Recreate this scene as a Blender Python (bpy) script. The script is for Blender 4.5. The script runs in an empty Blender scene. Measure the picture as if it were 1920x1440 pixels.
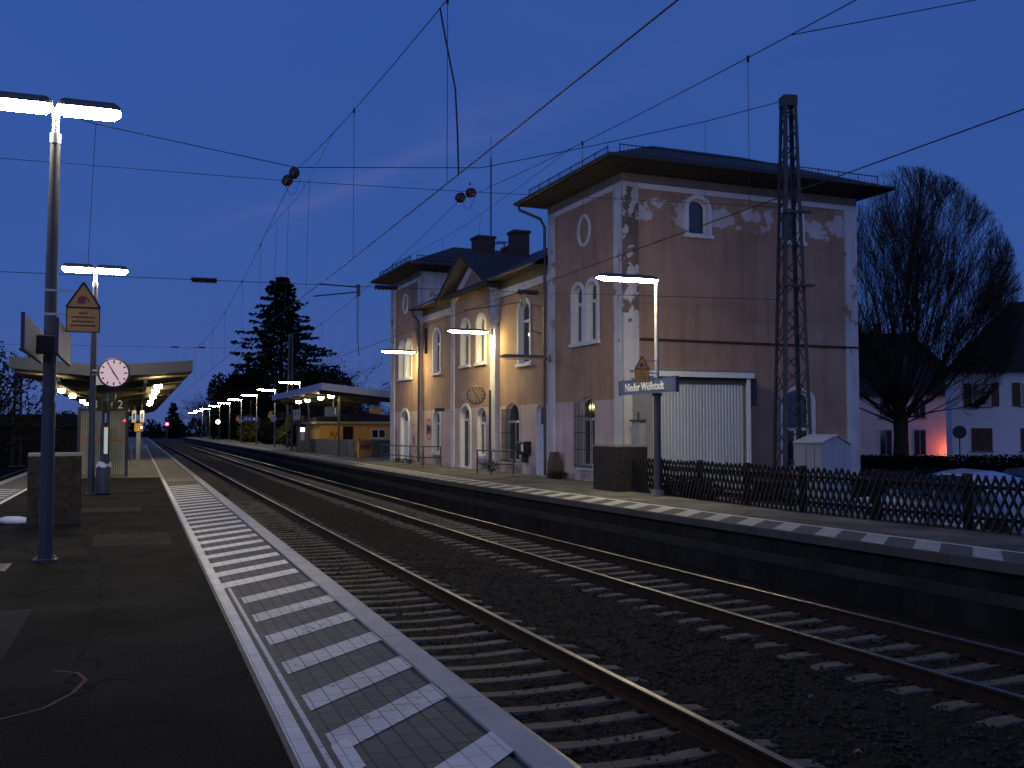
import bpy, bmesh, math, random
import numpy as np
from mathutils import Vector, Matrix
rnd = random.Random(7)
R = math.radians
sc = bpy.context.scene
col = sc.collection

# ------------------------------------------------------------------ camera, sky, exposure
cam_d = bpy.data.cameras.new('camera'); cam = bpy.data.objects.new('camera', cam_d); col.objects.link(cam)
cam.location = (0, 0, 1.69); cam.rotation_euler = (R(90 + 2.66), 0, R(-20.76))
cam_d.sensor_width = 36; cam_d.lens = 1850 / 1920 * 36; cam_d.clip_start = 0.1; cam_d.clip_end = 2000
sc.camera = cam
sc.view_settings.view_transform = 'Standard'; sc.view_settings.look = 'None'
sc.view_settings.exposure = 0; sc.view_settings.gamma = 1
sc.cycles.use_denoising = True
sc.cycles.max_bounces = 6

def ramp(nt, stops, interp='LINEAR'):
    n = nt.nodes.new('ShaderNodeValToRGB'); cr = n.color_ramp; cr.interpolation = interp
    while len(cr.elements) < len(stops): cr.elements.new(0.5)
    for e, (p, c) in zip(cr.elements, stops):
        e.position = p; e.color = (*c, 1) if len(c) == 3 else c
    return n
def mathn(nt, op, a, b=None, c=None):
    n = nt.nodes.new('ShaderNodeMath'); n.operation = op
    for i, v in enumerate((a, b, c)):
        if v is None: continue
        if isinstance(v, (int, float)): n.inputs[i].default_value = v
        else: nt.links.new(v, n.inputs[i])
    return n.outputs[0]
def mixc(nt, fac, a, b, mode='MIX'):
    n = nt.nodes.new('ShaderNodeMix'); n.data_type = 'RGBA'; n.blend_type = mode
    for k, v in ((0, fac), (6, a), (7, b)):
        if isinstance(v, (int, float)): n.inputs[k].default_value = v
        elif isinstance(v, tuple): n.inputs[k].default_value = (*v, 1) if len(v) == 3 else v
        else: nt.links.new(v, n.inputs[k])
    return n.outputs[2]

# dusk sky: blue gradient with thin pink cirrus streaks
w = bpy.data.worlds.new('World'); sc.world = w; w.use_nodes = True
nt = w.node_tree; bg = nt.nodes['Background']
tc = nt.nodes.new('ShaderNodeTexCoord'); sep = nt.nodes.new('ShaderNodeSeparateXYZ')
nt.links.new(tc.outputs['Generated'], sep.inputs[0])
g = ramp(nt, [(0.0, (.052, .090, .26)), (.04, (.056, .100, .31)), (.16, (.034, .094, .345)), (.42, (.028, .084, .335)), (.62, (.018, .042, .145)), (1, (.014, .030, .10))])
nt.links.new(sep.outputs[2], g.inputs[0])
# a little darker towards the right of the view, away from the afterglow
dotn = nt.nodes.new('ShaderNodeVectorMath'); dotn.operation = 'DOT_PRODUCT'
nt.links.new(tc.outputs['Generated'], dotn.inputs[0]); dotn.inputs[1].default_value = (.80, .58, -.1)
dk = mathn(nt, 'MULTIPLY_ADD', dotn.outputs['Value'], -.22, 1.13)
base = mixc(nt, 1.0, g.outputs[0], dk, 'MULTIPLY')
cl = nt.nodes.new('ShaderNodeTexNoise'); cl.inputs['Scale'].default_value = 3.2; cl.inputs['Detail'].default_value = 6; cl.inputs['Distortion'].default_value = .6
cmp_ = nt.nodes.new('ShaderNodeMapping'); cmp_.inputs['Scale'].default_value = (1, 1, 2.6); nt.links.new(tc.outputs['Generated'], cmp_.inputs[0]); nt.links.new(cmp_.outputs[0], cl.inputs['Vector'])
cr_ = ramp(nt, [(.42, (0, 0, 0)), (.72, (.5, .5, .5))]); nt.links.new(cl.outputs[0], cr_.inputs[0])
base = mixc(nt, mathn(nt, 'MULTIPLY', cr_.outputs[0], .4), base, (.062, .105, .345))
def pixdir(px, py):
    f = 1850.; a = R(20.76); p = R(2.66)
    F = Vector((math.sin(a) * math.cos(p), math.cos(a) * math.cos(p), math.sin(p))); X = Vector((math.cos(a), -math.sin(a), 0)); U = X.cross(F)
    return (X * ((px - 960) / f) - U * ((py - 720) / f) + F).normalized()
def streak(p0, p1, width, strength, t0, t1, scale):
    d0, d1 = pixdir(*p0), pixdir(*p1); n = d0.cross(d1).normalized(); t = (d1 - d0).normalized()
    dn = nt.nodes.new('ShaderNodeVectorMath'); dn.operation = 'DOT_PRODUCT'; nt.links.new(tc.outputs['Generated'], dn.inputs[0]); dn.inputs[1].default_value = n
    dt = nt.nodes.new('ShaderNodeVectorMath'); dt.operation = 'DOT_PRODUCT'; nt.links.new(tc.outputs['Generated'], dt.inputs[0]); dt.inputs[1].default_value = t
    nz = nt.nodes.new('ShaderNodeTexNoise'); nz.inputs['Scale'].default_value = scale; nz.inputs['Detail'].default_value = 5
    nt.links.new(tc.outputs['Generated'], nz.inputs['Vector'])
    off = mathn(nt, 'MULTIPLY_ADD', nz.outputs[0], width * 2.2, -width * 1.1)
    x = mathn(nt, 'ADD', dn.outputs['Value'], off)
    m = mathn(nt, 'SUBTRACT', 1.0, mathn(nt, 'DIVIDE', mathn(nt, 'ABSOLUTE', x), width))
    m = mathn(nt, 'MAXIMUM', m, 0.0); m = mathn(nt, 'MULTIPLY', m, m)
    a, b = d0.dot(t), d1.dot(t)
    mr = nt.nodes.new('ShaderNodeMapRange'); mr.inputs[1].default_value = a + (b - a) * t0; mr.inputs[2].default_value = a + (b - a) * .35; nt.links.new(dt.outputs['Value'], mr.inputs[0])
    mr2 = nt.nodes.new('ShaderNodeMapRange'); mr2.inputs[1].default_value = a + (b - a) * t1; mr2.inputs[2].default_value = a + (b - a) * .45; nt.links.new(dt.outputs['Value'], mr2.inputs[0])
    fwd = nt.nodes.new('ShaderNodeVectorMath'); fwd.operation = 'DOT_PRODUCT'; nt.links.new(tc.outputs['Generated'], fwd.inputs[0]); fwd.inputs[1].default_value = d0
    m = mathn(nt, 'MULTIPLY', m, mathn(nt, 'MULTIPLY', mr.outputs[0], mr2.outputs[0]))
    m = mathn(nt, 'MULTIPLY', m, mathn(nt, 'GREATER_THAN', fwd.outputs['Value'], 0.0))
    return mathn(nt, 'MULTIPLY', m, strength)
s1 = streak((370, 450), (1000, 225), .022, .42, -.05, 1.3, 9)
s2 = streak((620, 330), (1320, 90), .040, .28, .0, 1.2, 6)
skyc = mixc(nt, s1, base, (.10, .122, .37)); skyc = mixc(nt, s2, skyc, (.075, .112, .36))
# unseen afterglow low behind the camera, added to brighten walls facing it
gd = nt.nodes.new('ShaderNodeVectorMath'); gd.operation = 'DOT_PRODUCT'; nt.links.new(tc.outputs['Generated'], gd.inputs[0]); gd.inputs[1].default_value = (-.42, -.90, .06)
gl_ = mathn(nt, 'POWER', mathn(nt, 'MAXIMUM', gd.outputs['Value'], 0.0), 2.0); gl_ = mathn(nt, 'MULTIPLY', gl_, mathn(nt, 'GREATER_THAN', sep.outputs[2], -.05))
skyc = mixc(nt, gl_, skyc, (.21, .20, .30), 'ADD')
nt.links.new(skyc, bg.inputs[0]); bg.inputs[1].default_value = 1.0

# ------------------------------------------------------------------ materials
def newmat(name):
    m = bpy.data.materials.new(name); m.use_nodes = True
    return m, m.node_tree, m.node_tree.nodes['Principled BSDF']
def mat(name, c, rough=.7, metal=0, var=.25, scale=3., bump=0., bscale=30., spec=.5, streaks=False):
    m, nt, b = newmat(name)
    b.inputs['Roughness'].default_value = rough; b.inputs['Metallic'].default_value = metal; b.inputs['Specular IOR Level'].default_value = spec
    t = nt.nodes.new('ShaderNodeTexCoord'); src = t.outputs['Object']
    if streaks:
        mp = nt.nodes.new('ShaderNodeMapping'); mp.inputs['Scale'].default_value = (1, 1, .12); nt.links.new(src, mp.inputs[0]); src = mp.outputs[0]
    n = nt.nodes.new('ShaderNodeTexNoise'); n.inputs['Scale'].default_value = scale; n.inputs['Detail'].default_value = 6; n.inputs['Roughness'].default_value = .65
    nt.links.new(src, n.inputs['Vector'])
    lo = tuple(x * (1 - var) for x in c); hi = tuple(min(1, x * (1 + var)) for x in c)
    r = ramp(nt, [(.25, lo), (.75, hi)]); nt.links.new(n.outputs[0], r.inputs[0]); nt.links.new(r.outputs[0], b.inputs['Base Color'])
    if bump:
        n2 = nt.nodes.new('ShaderNodeTexNoise'); n2.inputs['Scale'].default_value = bscale; n2.inputs['Detail'].default_value = 4; nt.links.new(t.outputs['Object'], n2.inputs['Vector'])
        bp = nt.nodes.new('ShaderNodeBump'); bp.inputs['Strength'].default_value = bump; bp.inputs['Distance'].default_value = .02
        nt.links.new(n2.outputs[0], bp.inputs['Height']); nt.links.new(bp.outputs[0], b.inputs['Normal'])
    return m
def emis(name, c, s):
    m, nt, b = newmat(name); b.inputs['Base Color'].default_value = (.8, .8, .8, 1)
    b.inputs['Emission Color'].default_value = (*c, 1); b.inputs['Emission Strength'].default_value = s
    return m
def pavers(name, c1, c2, joint, bw, bh, rot=R(90), var=.2, mort=.006):
    m, nt, b = newmat(name); b.inputs['Roughness'].default_value = .75
    t = nt.nodes.new('ShaderNodeTexCoord'); mp = nt.nodes.new('ShaderNodeMapping'); mp.inputs['Rotation'].default_value = (0, 0, rot); nt.links.new(t.outputs['Object'], mp.inputs[0])
    br = nt.nodes.new('ShaderNodeTexBrick'); nt.links.new(mp.outputs[0], br.inputs['Vector'])
    br.inputs['Scale'].default_value = 1; br.inputs['Brick Width'].default_value = bw; br.inputs['Row Height'].default_value = bh; br.inputs['Mortar Size'].default_value = mort
    br.inputs['Color1'].default_value = (*c1, 1); br.inputs['Color2'].default_value = (*c2, 1); br.inputs['Mortar'].default_value = (*joint, 1)
    n = nt.nodes.new('ShaderNodeTexNoise'); n.inputs['Scale'].default_value = 2.3; n.inputs['Detail'].default_value = 8; nt.links.new(t.outputs['Object'], n.inputs['Vector'])
    r = ramp(nt, [(.3, (1 - var,) * 3), (.7, (1, 1, 1))]); nt.links.new(n.outputs[0], r.inputs[0])
    nt.links.new(mixc(nt, 1.0, br.outputs[0], r.outputs[0], 'MULTIPLY'), b.inputs['Base Color'])
    bp = nt.nodes.new('ShaderNodeBump'); bp.inputs['Strength'].default_value = .5; bp.inputs['Distance'].default_value = .006; bp.invert = True
    nt.links.new(br.outputs['Fac'], bp.inputs['Height']); nt.links.new(bp.outputs[0], b.inputs['Normal'])
    return m
def plaster(name, c, worn, zlo, zhi, thr, scale=1.1):
    """painted render with patches of bare plaster between two heights"""
    m, nt, b = newmat(name); b.inputs['Roughness'].default_value = .9
    t = nt.nodes.new('ShaderNodeTexCoord'); sp = nt.nodes.new('ShaderNodeSeparateXYZ'); nt.links.new(t.outputs['Object'], sp.inputs[0])
    n = nt.nodes.new('ShaderNodeTexNoise'); n.inputs['Scale'].default_value = .8; n.inputs['Detail'].default_value = 7; nt.links.new(t.outputs['Object'], n.inputs['Vector'])
    r = ramp(nt, [(.3, tuple(x * .8 for x in c)), (.7, tuple(x * 1.15 for x in c))]); nt.links.new(n.outputs[0], r.inputs[0])
    n2 = nt.nodes.new('ShaderNodeTexNoise'); n2.inputs['Scale'].default_value = scale; n2.inputs['Detail'].default_value = 6; n2.inputs['Roughness'].default_value = .6; nt.links.new(t.outputs['Object'], n2.inputs['Vector'])
    zc = mathn(nt, 'ABSOLUTE', mathn(nt, 'DIVIDE', mathn(nt, 'SUBTRACT', sp.outputs[2], (zlo + zhi) / 2), (zhi - zlo) / 2))
    band = mathn(nt, 'SUBTRACT', 1.0, mathn(nt, 'POWER', zc, 2.0))
    v = mathn(nt, 'MULTIPLY_ADD', band, .16, n2.outputs[0])
    k = mathn(nt, 'GREATER_THAN', v, thr); k = mathn(nt, 'MULTIPLY', k, mathn(nt, 'GREATER_THAN', band, 0.0))
    st = nt.nodes.new('ShaderNodeTexNoise'); st.inputs['Scale'].default_value = 3.5; st.inputs['Detail'].default_value = 5; mps = nt.nodes.new('ShaderNodeMapping'); mps.inputs['Scale'].default_value = (1, 1, .07); nt.links.new(t.outputs['Object'], mps.inputs[0]); nt.links.new(mps.outputs[0], st.inputs['Vector'])
    sr = ramp(nt, [(.34, (.62, .60, .58)), (.52, (1, 1, 1))]); nt.links.new(st.outputs[0], sr.inputs[0])
    wn = ramp(nt, [(.35, tuple(x * .7 for x in worn)), (.65, tuple(min(1, x * 1.15) for x in worn))]); nt.links.new(n.outputs[0], wn.inputs[0])
    nt.links.new(mixc(nt, k, mixc(nt, .42, r.outputs[0], sr.outputs[0], 'MULTIPLY'), wn.outputs[0]), b.inputs['Base Color'])
    n3 = nt.nodes.new('ShaderNodeTexNoise'); n3.inputs['Scale'].default_value = 60; nt.links.new(t.outputs['Object'], n3.inputs['Vector'])
    bp = nt.nodes.new('ShaderNodeBump'); bp.inputs['Strength'].default_value = .25; bp.inputs['Distance'].default_value = .01; nt.links.new(mathn(nt, 'MULTIPLY_ADD', k, -1.6, n3.outputs[0]), bp.inputs['Height']); nt.links.new(bp.outputs[0], b.inputs['Normal'])
    return m

def worn_asphalt(name, c, spec=.06):
    m, nt, b = newmat(name); b.inputs['Roughness'].default_value = .95; b.inputs['Specular IOR Level'].default_value = spec
    t = nt.nodes.new('ShaderNodeTexCoord')
    def noise(sc, det=6): n = nt.nodes.new('ShaderNodeTexNoise'); n.inputs['Scale'].default_value = sc; n.inputs['Detail'].default_value = det; nt.links.new(t.outputs['Object'], n.inputs['Vector']); return n.outputs[0]
    r = ramp(nt, [(.3, tuple(x * .55 for x in c)), (.7, tuple(x * 1.5 for x in c))]); nt.links.new(noise(.9, 8), r.inputs[0])
    g = ramp(nt, [(.36, (.35,) * 3), (.66, (2.0,) * 3)]); nt.links.new(noise(70, 2), g.inputs[0])
    cc = mixc(nt, 1.0, r.outputs[0], g.outputs[0], 'MULTIPLY')
    mp = nt.nodes.new('ShaderNodeMapping'); mp.inputs['Scale'].default_value = (.55, .22, 1); nt.links.new(t.outputs['Object'], mp.inputs[0])
    wv = nt.nodes.new('ShaderNodeVectorMath'); wv.operation = 'MULTIPLY_ADD'; nz = nt.nodes.new('ShaderNodeTexNoise'); nz.inputs['Scale'].default_value = 2.5; nt.links.new(t.outputs['Object'], nz.inputs['Vector'])
    nt.links.new(nz.outputs['Color'], wv.inputs[0]); wv.inputs[1].default_value = (.25, .25, 0); nt.links.new(mp.outputs[0], wv.inputs[2])
    vo = nt.nodes.new('ShaderNodeTexVoronoi'); vo.feature = 'DISTANCE_TO_EDGE'; vo.inputs['Scale'].default_value = 1.0; nt.links.new(wv.outputs[0], vo.inputs['Vector'])
    crack = mathn(nt, 'LESS_THAN', vo.outputs['Distance'], .006)
    cc = mixc(nt, mathn(nt, 'MULTIPLY', crack, .75), cc, tuple(x * .25 for x in c))
    spots = mathn(nt, 'GREATER_THAN', noise(11, 3), .70); cc = mixc(nt, mathn(nt, 'MULTIPLY', spots, .5), cc, tuple(min(1, x * 2.2) for x in c))
    nt.links.new(cc, b.inputs['Base Color'])
    bp = nt.nodes.new('ShaderNodeBump'); bp.inputs['Strength'].default_value = .6; bp.inputs['Distance'].default_value = .01; nt.links.new(noise(110, 3), bp.inputs['Height']); nt.links.new(bp.outputs[0], b.inputs['Normal'])
    return m
def worn_paint(name, c, under, wear, joints):
    m = pavers(name, tuple(x * .94 for x in c), c, joints, .24, .115, var=.22, mort=.004); nt = m.node_tree; b = nt.nodes['Principled BSDF']
    t = nt.nodes.new('ShaderNodeTexCoord'); src = b.inputs['Base Color'].links[0].from_socket
    n = nt.nodes.new('ShaderNodeTexNoise'); n.inputs['Scale'].default_value = 16; n.inputs['Detail'].default_value = 9; n.inputs['Roughness'].default_value = .72; nt.links.new(t.outputs['Object'], n.inputs['Vector'])
    n2 = nt.nodes.new('ShaderNodeTexNoise'); n2.inputs['Scale'].default_value = 1.7; n2.inputs['Detail'].default_value = 3; nt.links.new(t.outputs['Object'], n2.inputs['Vector'])
    v = mathn(nt, 'MULTIPLY_ADD', n2.outputs[0], .5, n.outputs[0])
    r = ramp(nt, [(wear, (0, 0, 0)), (wear + .07, (1, 1, 1))]); nt.links.new(v, r.inputs[0])
    nt.links.new(mixc(nt, mathn(nt, 'MULTIPLY', r.outputs[0], .8), src, under), b.inputs['Base Color'])
    return m
WARM = (1.0, .82, .38)
M = dict(
    asphalt=worn_asphalt('asphalt', (.0145, .014, .0125)),
    repair=worn_asphalt('asphalt_repair', (.023, .022, .020), .12),
    asphalt2=worn_asphalt('worn_asphalt', (.125, .12, .108), .15),
    paver=pavers('paver', (.085, .085, .085), (.12, .12, .118), (.022, .022, .024), .24, .115),
    concrete_pav=pavers('concrete_paving', (.21, .195, .165), (.26, .245, .205), (.12, .11, .1), .3, .3, rot=0),
    paint=worn_paint('worn_white_paint', (.74, .72, .70), (.13, .13, .13), .84, (.16, .16, .17)),
    fresh_paint=worn_paint('white_paint', (.84, .83, .81), (.2, .2, .2), .89, (.42, .42, .44)),
    slab=mat('edge_slab', (.42, .41, .41), .8, var=.22, scale=2, bump=.15),
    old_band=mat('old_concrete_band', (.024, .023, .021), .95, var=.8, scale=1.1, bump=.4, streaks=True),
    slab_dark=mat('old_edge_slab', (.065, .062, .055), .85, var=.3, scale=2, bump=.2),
    rwhite=worn_paint('worn_stripe_paint', (.52, .51, .48), (.12, .12, .11), .85, (.4, .39, .37)),
    rdark=mat('dark_stripe', (.085, .085, .08), .85, var=.3, scale=3),
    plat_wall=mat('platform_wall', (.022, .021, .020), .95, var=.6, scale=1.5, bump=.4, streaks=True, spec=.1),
    ballast=mat('ballast', (.025, .022, .017), .95, var=.6, scale=14, bump=1.0, bscale=26, spec=.08),
    stone=mat('stone', (.050, .044, .034), .9, var=.8, scale=9, spec=.08),
    sleeper=mat('sleeper_concrete', (.15, .135, .108), .9, var=.3, scale=4, bump=.3, spec=.15),
    rail_side=mat('rusty_steel', (.035, .024, .018), .8, var=.4, scale=6, spec=.1),
    rail_top=mat('polished_steel', (.30, .28, .25), .40, metal=1, var=.1, scale=4),
    grass=mat('dull_grass', (.035, .04, .018), 1, var=.5, scale=3, bump=1, bscale=20),
    soil=mat('yard', (.05, .047, .042), .95, var=.4, scale=1.2, bump=.4, spec=.08),
    salmon=plaster('salmon_plaster', (.42, .272, .18), (.40, .34, .29), 2.4, 7.2, .80), salmon_worn=plaster('worn_salmon_plaster', (.42, .272, .18), (.68, .60, .58), 8.1, 9.15, .615),
    pinkw=plaster('pink_plaster', (.60, .48, .44), (.42, .36, .32), -1.0, .9, .66),
    white_pl=plaster('white_plaster', (.63, .63, .63), (.40, .30, .25), 3.2, 9.9, .74, 1.9),
    white_old=plaster('peeling_plaster', (.60, .59, .58), (.20, .15, .12), 4.6, 9.6, .60, 2.2),
    trim=mat('white_trim', (.70, .70, .69), .7, var=.12, scale=4),
    eave_trim=mat('grey_soffit', (.19, .16, .13), .85, var=.25, scale=2),  # plain grey-brown tone for soffits and the band below the eaves
    eave=mat('eave_timber', (.045, .036, .03), .85, var=.3, scale=3),
    tile=mat('roof_tiles', (.035, .035, .04), .6, var=.35, scale=6, bump=.6, bscale=9),
    glass=mat('window_glass', (.012, .014, .018), .06, var=.1, spec=.9),
    curtain=mat('curtain', (.25, .25, .25), .9),
    green=mat('dark_green_door', (.03, .05, .035), .5, var=.2),
    whitedoor=mat('white_door', (.62, .66, .74), .5, var=.1),
    zinc=mat('zinc', (.10, .10, .11), .5, metal=.6, var=.2, scale=6),
    iron=mat('black_iron', (.02, .02, .022), .5, var=.2),
    mast=mat('mast_paint', (.050, .056, .058), .6, var=.2, scale=4),
    pole=mat('pole_blue_grey', (.055, .056, .066), .45, var=.12, scale=5),
    polew=mat('pole_grey', (.33, .33, .34), .4, var=.15, scale=5),
    housing=mat('lamp_housing', (.10, .10, .11), .4, var=.1),
    brick=mat('chimney_brick', (.06, .042, .036), .9, var=.35, scale=9, bump=.5),
    agg=mat('pebble_concrete', (.023, .020, .015), .95, var=1.0, scale=11, bump=1, bscale=45),
    cap=mat('concrete_cap', (.22, .21, .19), .85, var=.25, scale=6),
    yellow=mat('sign_yellow', (.90, .43, .08), .5, var=.12),
    black=mat('black_paint', (.012, .012, .012), .5),
    red=mat('sign_red', (.35, .06, .05), .5),
    bluesign=mat('sign_blue', (.085, .12, .22), .45, var=.05),
    signwhite=mat('sign_white', (.85, .85, .85), .5, var=.03),
    greyboard=mat('grey_board', (.30, .30, .33), .5, var=.1),
    clockface=emis('clock_face', (1, .62, .56), .42),
    clockface2=mat('yellowish_clock_face', (.27, .21, .12), .5, var=.1),  # even yellowish face colour, tuned to its lamplit look
    metal=mat('galvanised', (.42, .42, .42), .35, metal=.7, var=.15, scale=8),
    navy=mat('navy_paint', (.03, .04, .08), .4, var=.1),
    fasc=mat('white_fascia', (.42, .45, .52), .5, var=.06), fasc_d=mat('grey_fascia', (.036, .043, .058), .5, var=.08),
    soffit=mat('canopy_soffit', (.065, .053, .03), .7, var=.2, scale=2),
    steel=mat('brown_steel', (.06, .05, .035), .6, var=.2),
    orange=mat('orange_render', (.72, .36, .06), .85, var=.15, scale=2),
    orange_st=mat('orange_stripe', (.75, .16, .03), .5),
    screen=mat('washed_concrete', (.14, .135, .115), .9, var=.35, scale=9, bump=.5),
    graf_red=mat('graffiti_red', (.55, .07, .04), .7), graf_navy=mat('graffiti_navy', (.03, .03, .07), .7), graf_blue=mat('graffiti_blue', (.05, .07, .22), .7),
    corr=mat('grey_sheet', (.46, .48, .48), .5, var=.12, scale=2, streaks=True),
    annex_side=mat('annex_grey', (.30, .29, .27), .7, var=.2, scale=2),
    fence=mat('dark_timber', (.018, .015, .012), .85, var=.4, scale=6),
    carpaint=mat('blue_silver_paint', (.46, .56, .72), .22, metal=.35, var=.03, spec=.8),
    cardark=mat('dark_car_paint', (.03, .045, .09), .2, metal=.3, var=.03, spec=.8),
    rubber=mat('rubber', (.015, .015, .015), .8),
    chrome=mat('headlight_glass', (.7, .7, .75), .08, metal=.9, var=.05),
    etch_line=mat('etched_line', (.42, .42, .30), .7, var=.15, scale=3),
    kiosk_w=mat('kiosk_white', (.50, .49, .48), .6, var=.22, scale=2.5, streaks=True),
    kiosk_d=mat('kiosk_cream', (.42, .40, .33), .6, var=.2, scale=2.5, streaks=True),
    house=mat('house_white', (.80, .80, .80), .9, var=.08, scale=1.5),
    house2=mat('house_pinkish', (.72, .58, .52), .9, var=.12, scale=1.5),
    shutter=mat('brown_shutter', (.09, .055, .03), .7, var=.2, scale=6),
    darkroof=mat('dark_roof', (.018, .016, .016), .8, var=.3, scale=5, bump=.5, bscale=6),
    bark=mat('bark', (.048, .038, .029), .95, var=.4, scale=4, spec=.05),
    needle=mat('needles', (.010, .018, .010), .9, var=.5, scale=1.5, spec=.05),
    leaf=mat('dark_leaves', (.018, .026, .011), .9, var=.6, scale=1.2, spec=.05),
    autumn=mat('autumn_leaves', (.09, .085, .015), .9, var=.6, scale=1.5, spec=.05),
    hedge=mat('hedge_leaves', (.008, .011, .006), .95, var=.5, scale=1.5, spec=.05),
    ceramic=mat('brown_insulator', (.03, .02, .018), .3, var=.1),
    wire=mat('wire', (.012, .012, .014), .6),
    farbuild=mat('far_building', (.022, .018, .018), .9, var=.3, scale=.5),
    wood=mat('far_wood', (.008, .010, .009), 1, var=.4, scale=.3),
    bag=mat('white_plastic', (.72, .76, .85), .4, var=.1), teal=mat('teal_cap', (.03, .2, .22), .4),
    tube=emis('fluorescent_tube', WARM, 140), tube_l=emis('fluorescent_tube_cool', (1, .88, .60), 195), tube_far=emis('fluorescent_tube_far', (1, .86, .50), 190),
    down=emis('downlight', (1, .83, .42), 110), down2=emis('downlight_pale', (1, .90, .58), 60),
    redlight=emis('red_signal_light', (1, .02, .04), 40), whitelight=emis('lit_clock', (1, .85, .8), 3.2),
    ticket=emis('lit_screen', (.75, 1, .8), .24), point=emis('small_lamp', (.9, .95, 1), 6),
    glowred=emis('red_lamp', (1, .19, .07), 260),
)
mA = mat('stripe_sheet', (.4, .4, .4))

# ------------------------------------------------------------------ mesh helpers
class MB:
    def __init__(s): s.v = []; s.f = []; s.m = []; s.mats = []
    def mi(s, m):
        if m is None: m = 'trim'
        m = M[m] if isinstance(m, str) else m
        if m not in s.mats: s.mats.append(m)
        return s.mats.index(m)
    def add(s, vs, fs, m):
        b = len(s.v); s.v += [tuple(x) for x in vs]; k = s.mi(m)
        for f in fs: s.f.append([b + i for i in f]); s.m.append(k)
        return s
    def quad(s, a, b, c, d, m): return s.add([a, b, c, d], [(0, 1, 2, 3)], m)
    def box(s, lo, hi, m, mtx=None, bev=0):
        x0, y0, z0 = lo; x1, y1, z1 = hi
        vs = [(x0, y0, z0), (x1, y0, z0), (x1, y1, z0), (x0, y1, z0), (x0, y0, z1), (x1, y0, z1), (x1, y1, z1), (x0, y1, z1)]
        if mtx is not None: vs = [mtx @ Vector(p) for p in vs]
        return s.add(vs, [(0, 3, 2, 1), (4, 5, 6, 7), (0, 1, 5, 4), (1, 2, 6, 5), (2, 3, 7, 6), (3, 0, 4, 7)], m)
    def tube(s, pts, r, m, n=6, caps=True):
        pts = [Vector(p) for p in pts]; rs = r if isinstance(r, (list, tuple)) else [r] * len(pts)
        vs = []; fs = []
        up = Vector((0, 0, 1))
        for i, p in enumerate(pts):
            d = (pts[min(i + 1, len(pts) - 1)] - pts[max(i - 1, 0)]).normalized()
            a = up if abs(d.z) < .9 else Vector((1, 0, 0))
            X = d.cross(a).normalized(); Y = X.cross(d).normalized()
            for k in range(n):
                t = 2 * math.pi * k / n; vs.append(p + X * (rs[i] * math.cos(t)) + Y * (rs[i] * math.sin(t)))
        for i in range(len(pts) - 1):
            for k in range(n):
                a = i * n + k; b = i * n + (k + 1) % n; fs.append((a, b, b + n, a + n))
        if caps: fs.append(tuple(range(n - 1, -1, -1))); fs.append(tuple((len(pts) - 1) * n + k for k in range(n)))
        return s.add(vs, fs, m)
    def prism(s, poly, axis, a, b, m):
        """extrude a 2D polygon along an axis (0,1,2) from a to b"""
        def P(u, v, t): return [(t, u, v), (u, t, v), (u, v, t)][axis]
        n = len(poly); vs = [P(u, v, a) for u, v in poly] + [P(u, v, b) for u, v in poly]
        fs = [tuple(range(n)), tuple(range(2 * n - 1, n - 1, -1))] + [(i, i + n, (i + 1) % n + n, (i + 1) % n) for i in range(n)]
        return s.add(vs, fs, m)
    def lathe(s, prof, c, m, n=16, axis=2):
        vs = []; fs = []
        for r, z in prof:
            for k in range(n):
                t = 2 * math.pi * k / n; x, y = r * math.cos(t), r * math.sin(t)
                q = [(z, x, y), (x, z, y), (x, y, z)][axis]; vs.append((q[0] + c[0], q[1] + c[1], q[2] + c[2]))
        for i in range(len(prof) - 1):
            for k in range(n): a = i * n + k; b = i * n + (k + 1) % n; fs.append((a, b, b + n, a + n))
        fs.append(tuple(range(n))); fs.append(tuple((len(prof) - 1) * n + k for k in range(n)))
        return s.add(vs, fs, m)
    def build(s, name, parent=None, smooth=False):
        me = bpy.data.meshes.new(name); me.from_pydata(s.v, [], s.f)
        for m in s.mats: me.materials.append(m)
        me.polygons.foreach_set('material_index', s.m)
        me.validate()
        bm = bmesh.new(); bm.from_mesh(me); bmesh.ops.recalc_face_normals(bm, faces=bm.faces); bm.to_mesh(me); bm.free()
        if smooth:
            me.polygons.foreach_set('use_smooth', [True] * len(me.polygons))
            me.set_sharp_from_angle(angle=R(40))
        o = bpy.data.objects.new(name, me); col.objects.link(o)
        if parent is not None: o.parent = parent
        return o
def tag(o, label=None, cat=None, group=None, kind=None):
    if label: o['label'] = label
    if cat: o['category'] = cat
    if group: o['group'] = group
    if kind: o['kind'] = kind
    return o
def thing(name, label, cat, loc=(0, 0, 0), rz=0, group=None):
    o = bpy.data.objects.new(name, None); col.objects.link(o); o.location = loc; o.rotation_euler = (0, 0, rz); o.empty_display_size = .2
    return tag(o, label, cat, group)
def dup(root, loc=None, rz=None, label=None):
    r = root.copy(); col.objects.link(r)
    if loc is not None: r.location = loc
    if rz is not None: r.rotation_euler = (0, 0, rz)
    if label: r['label'] = label
    for ch in list(root.children):
        c = ch.copy(); col.objects.link(c); c.parent = r
        for g2 in ch.children: d = g2.copy(); col.objects.link(d); d.parent = c
    return r
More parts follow.
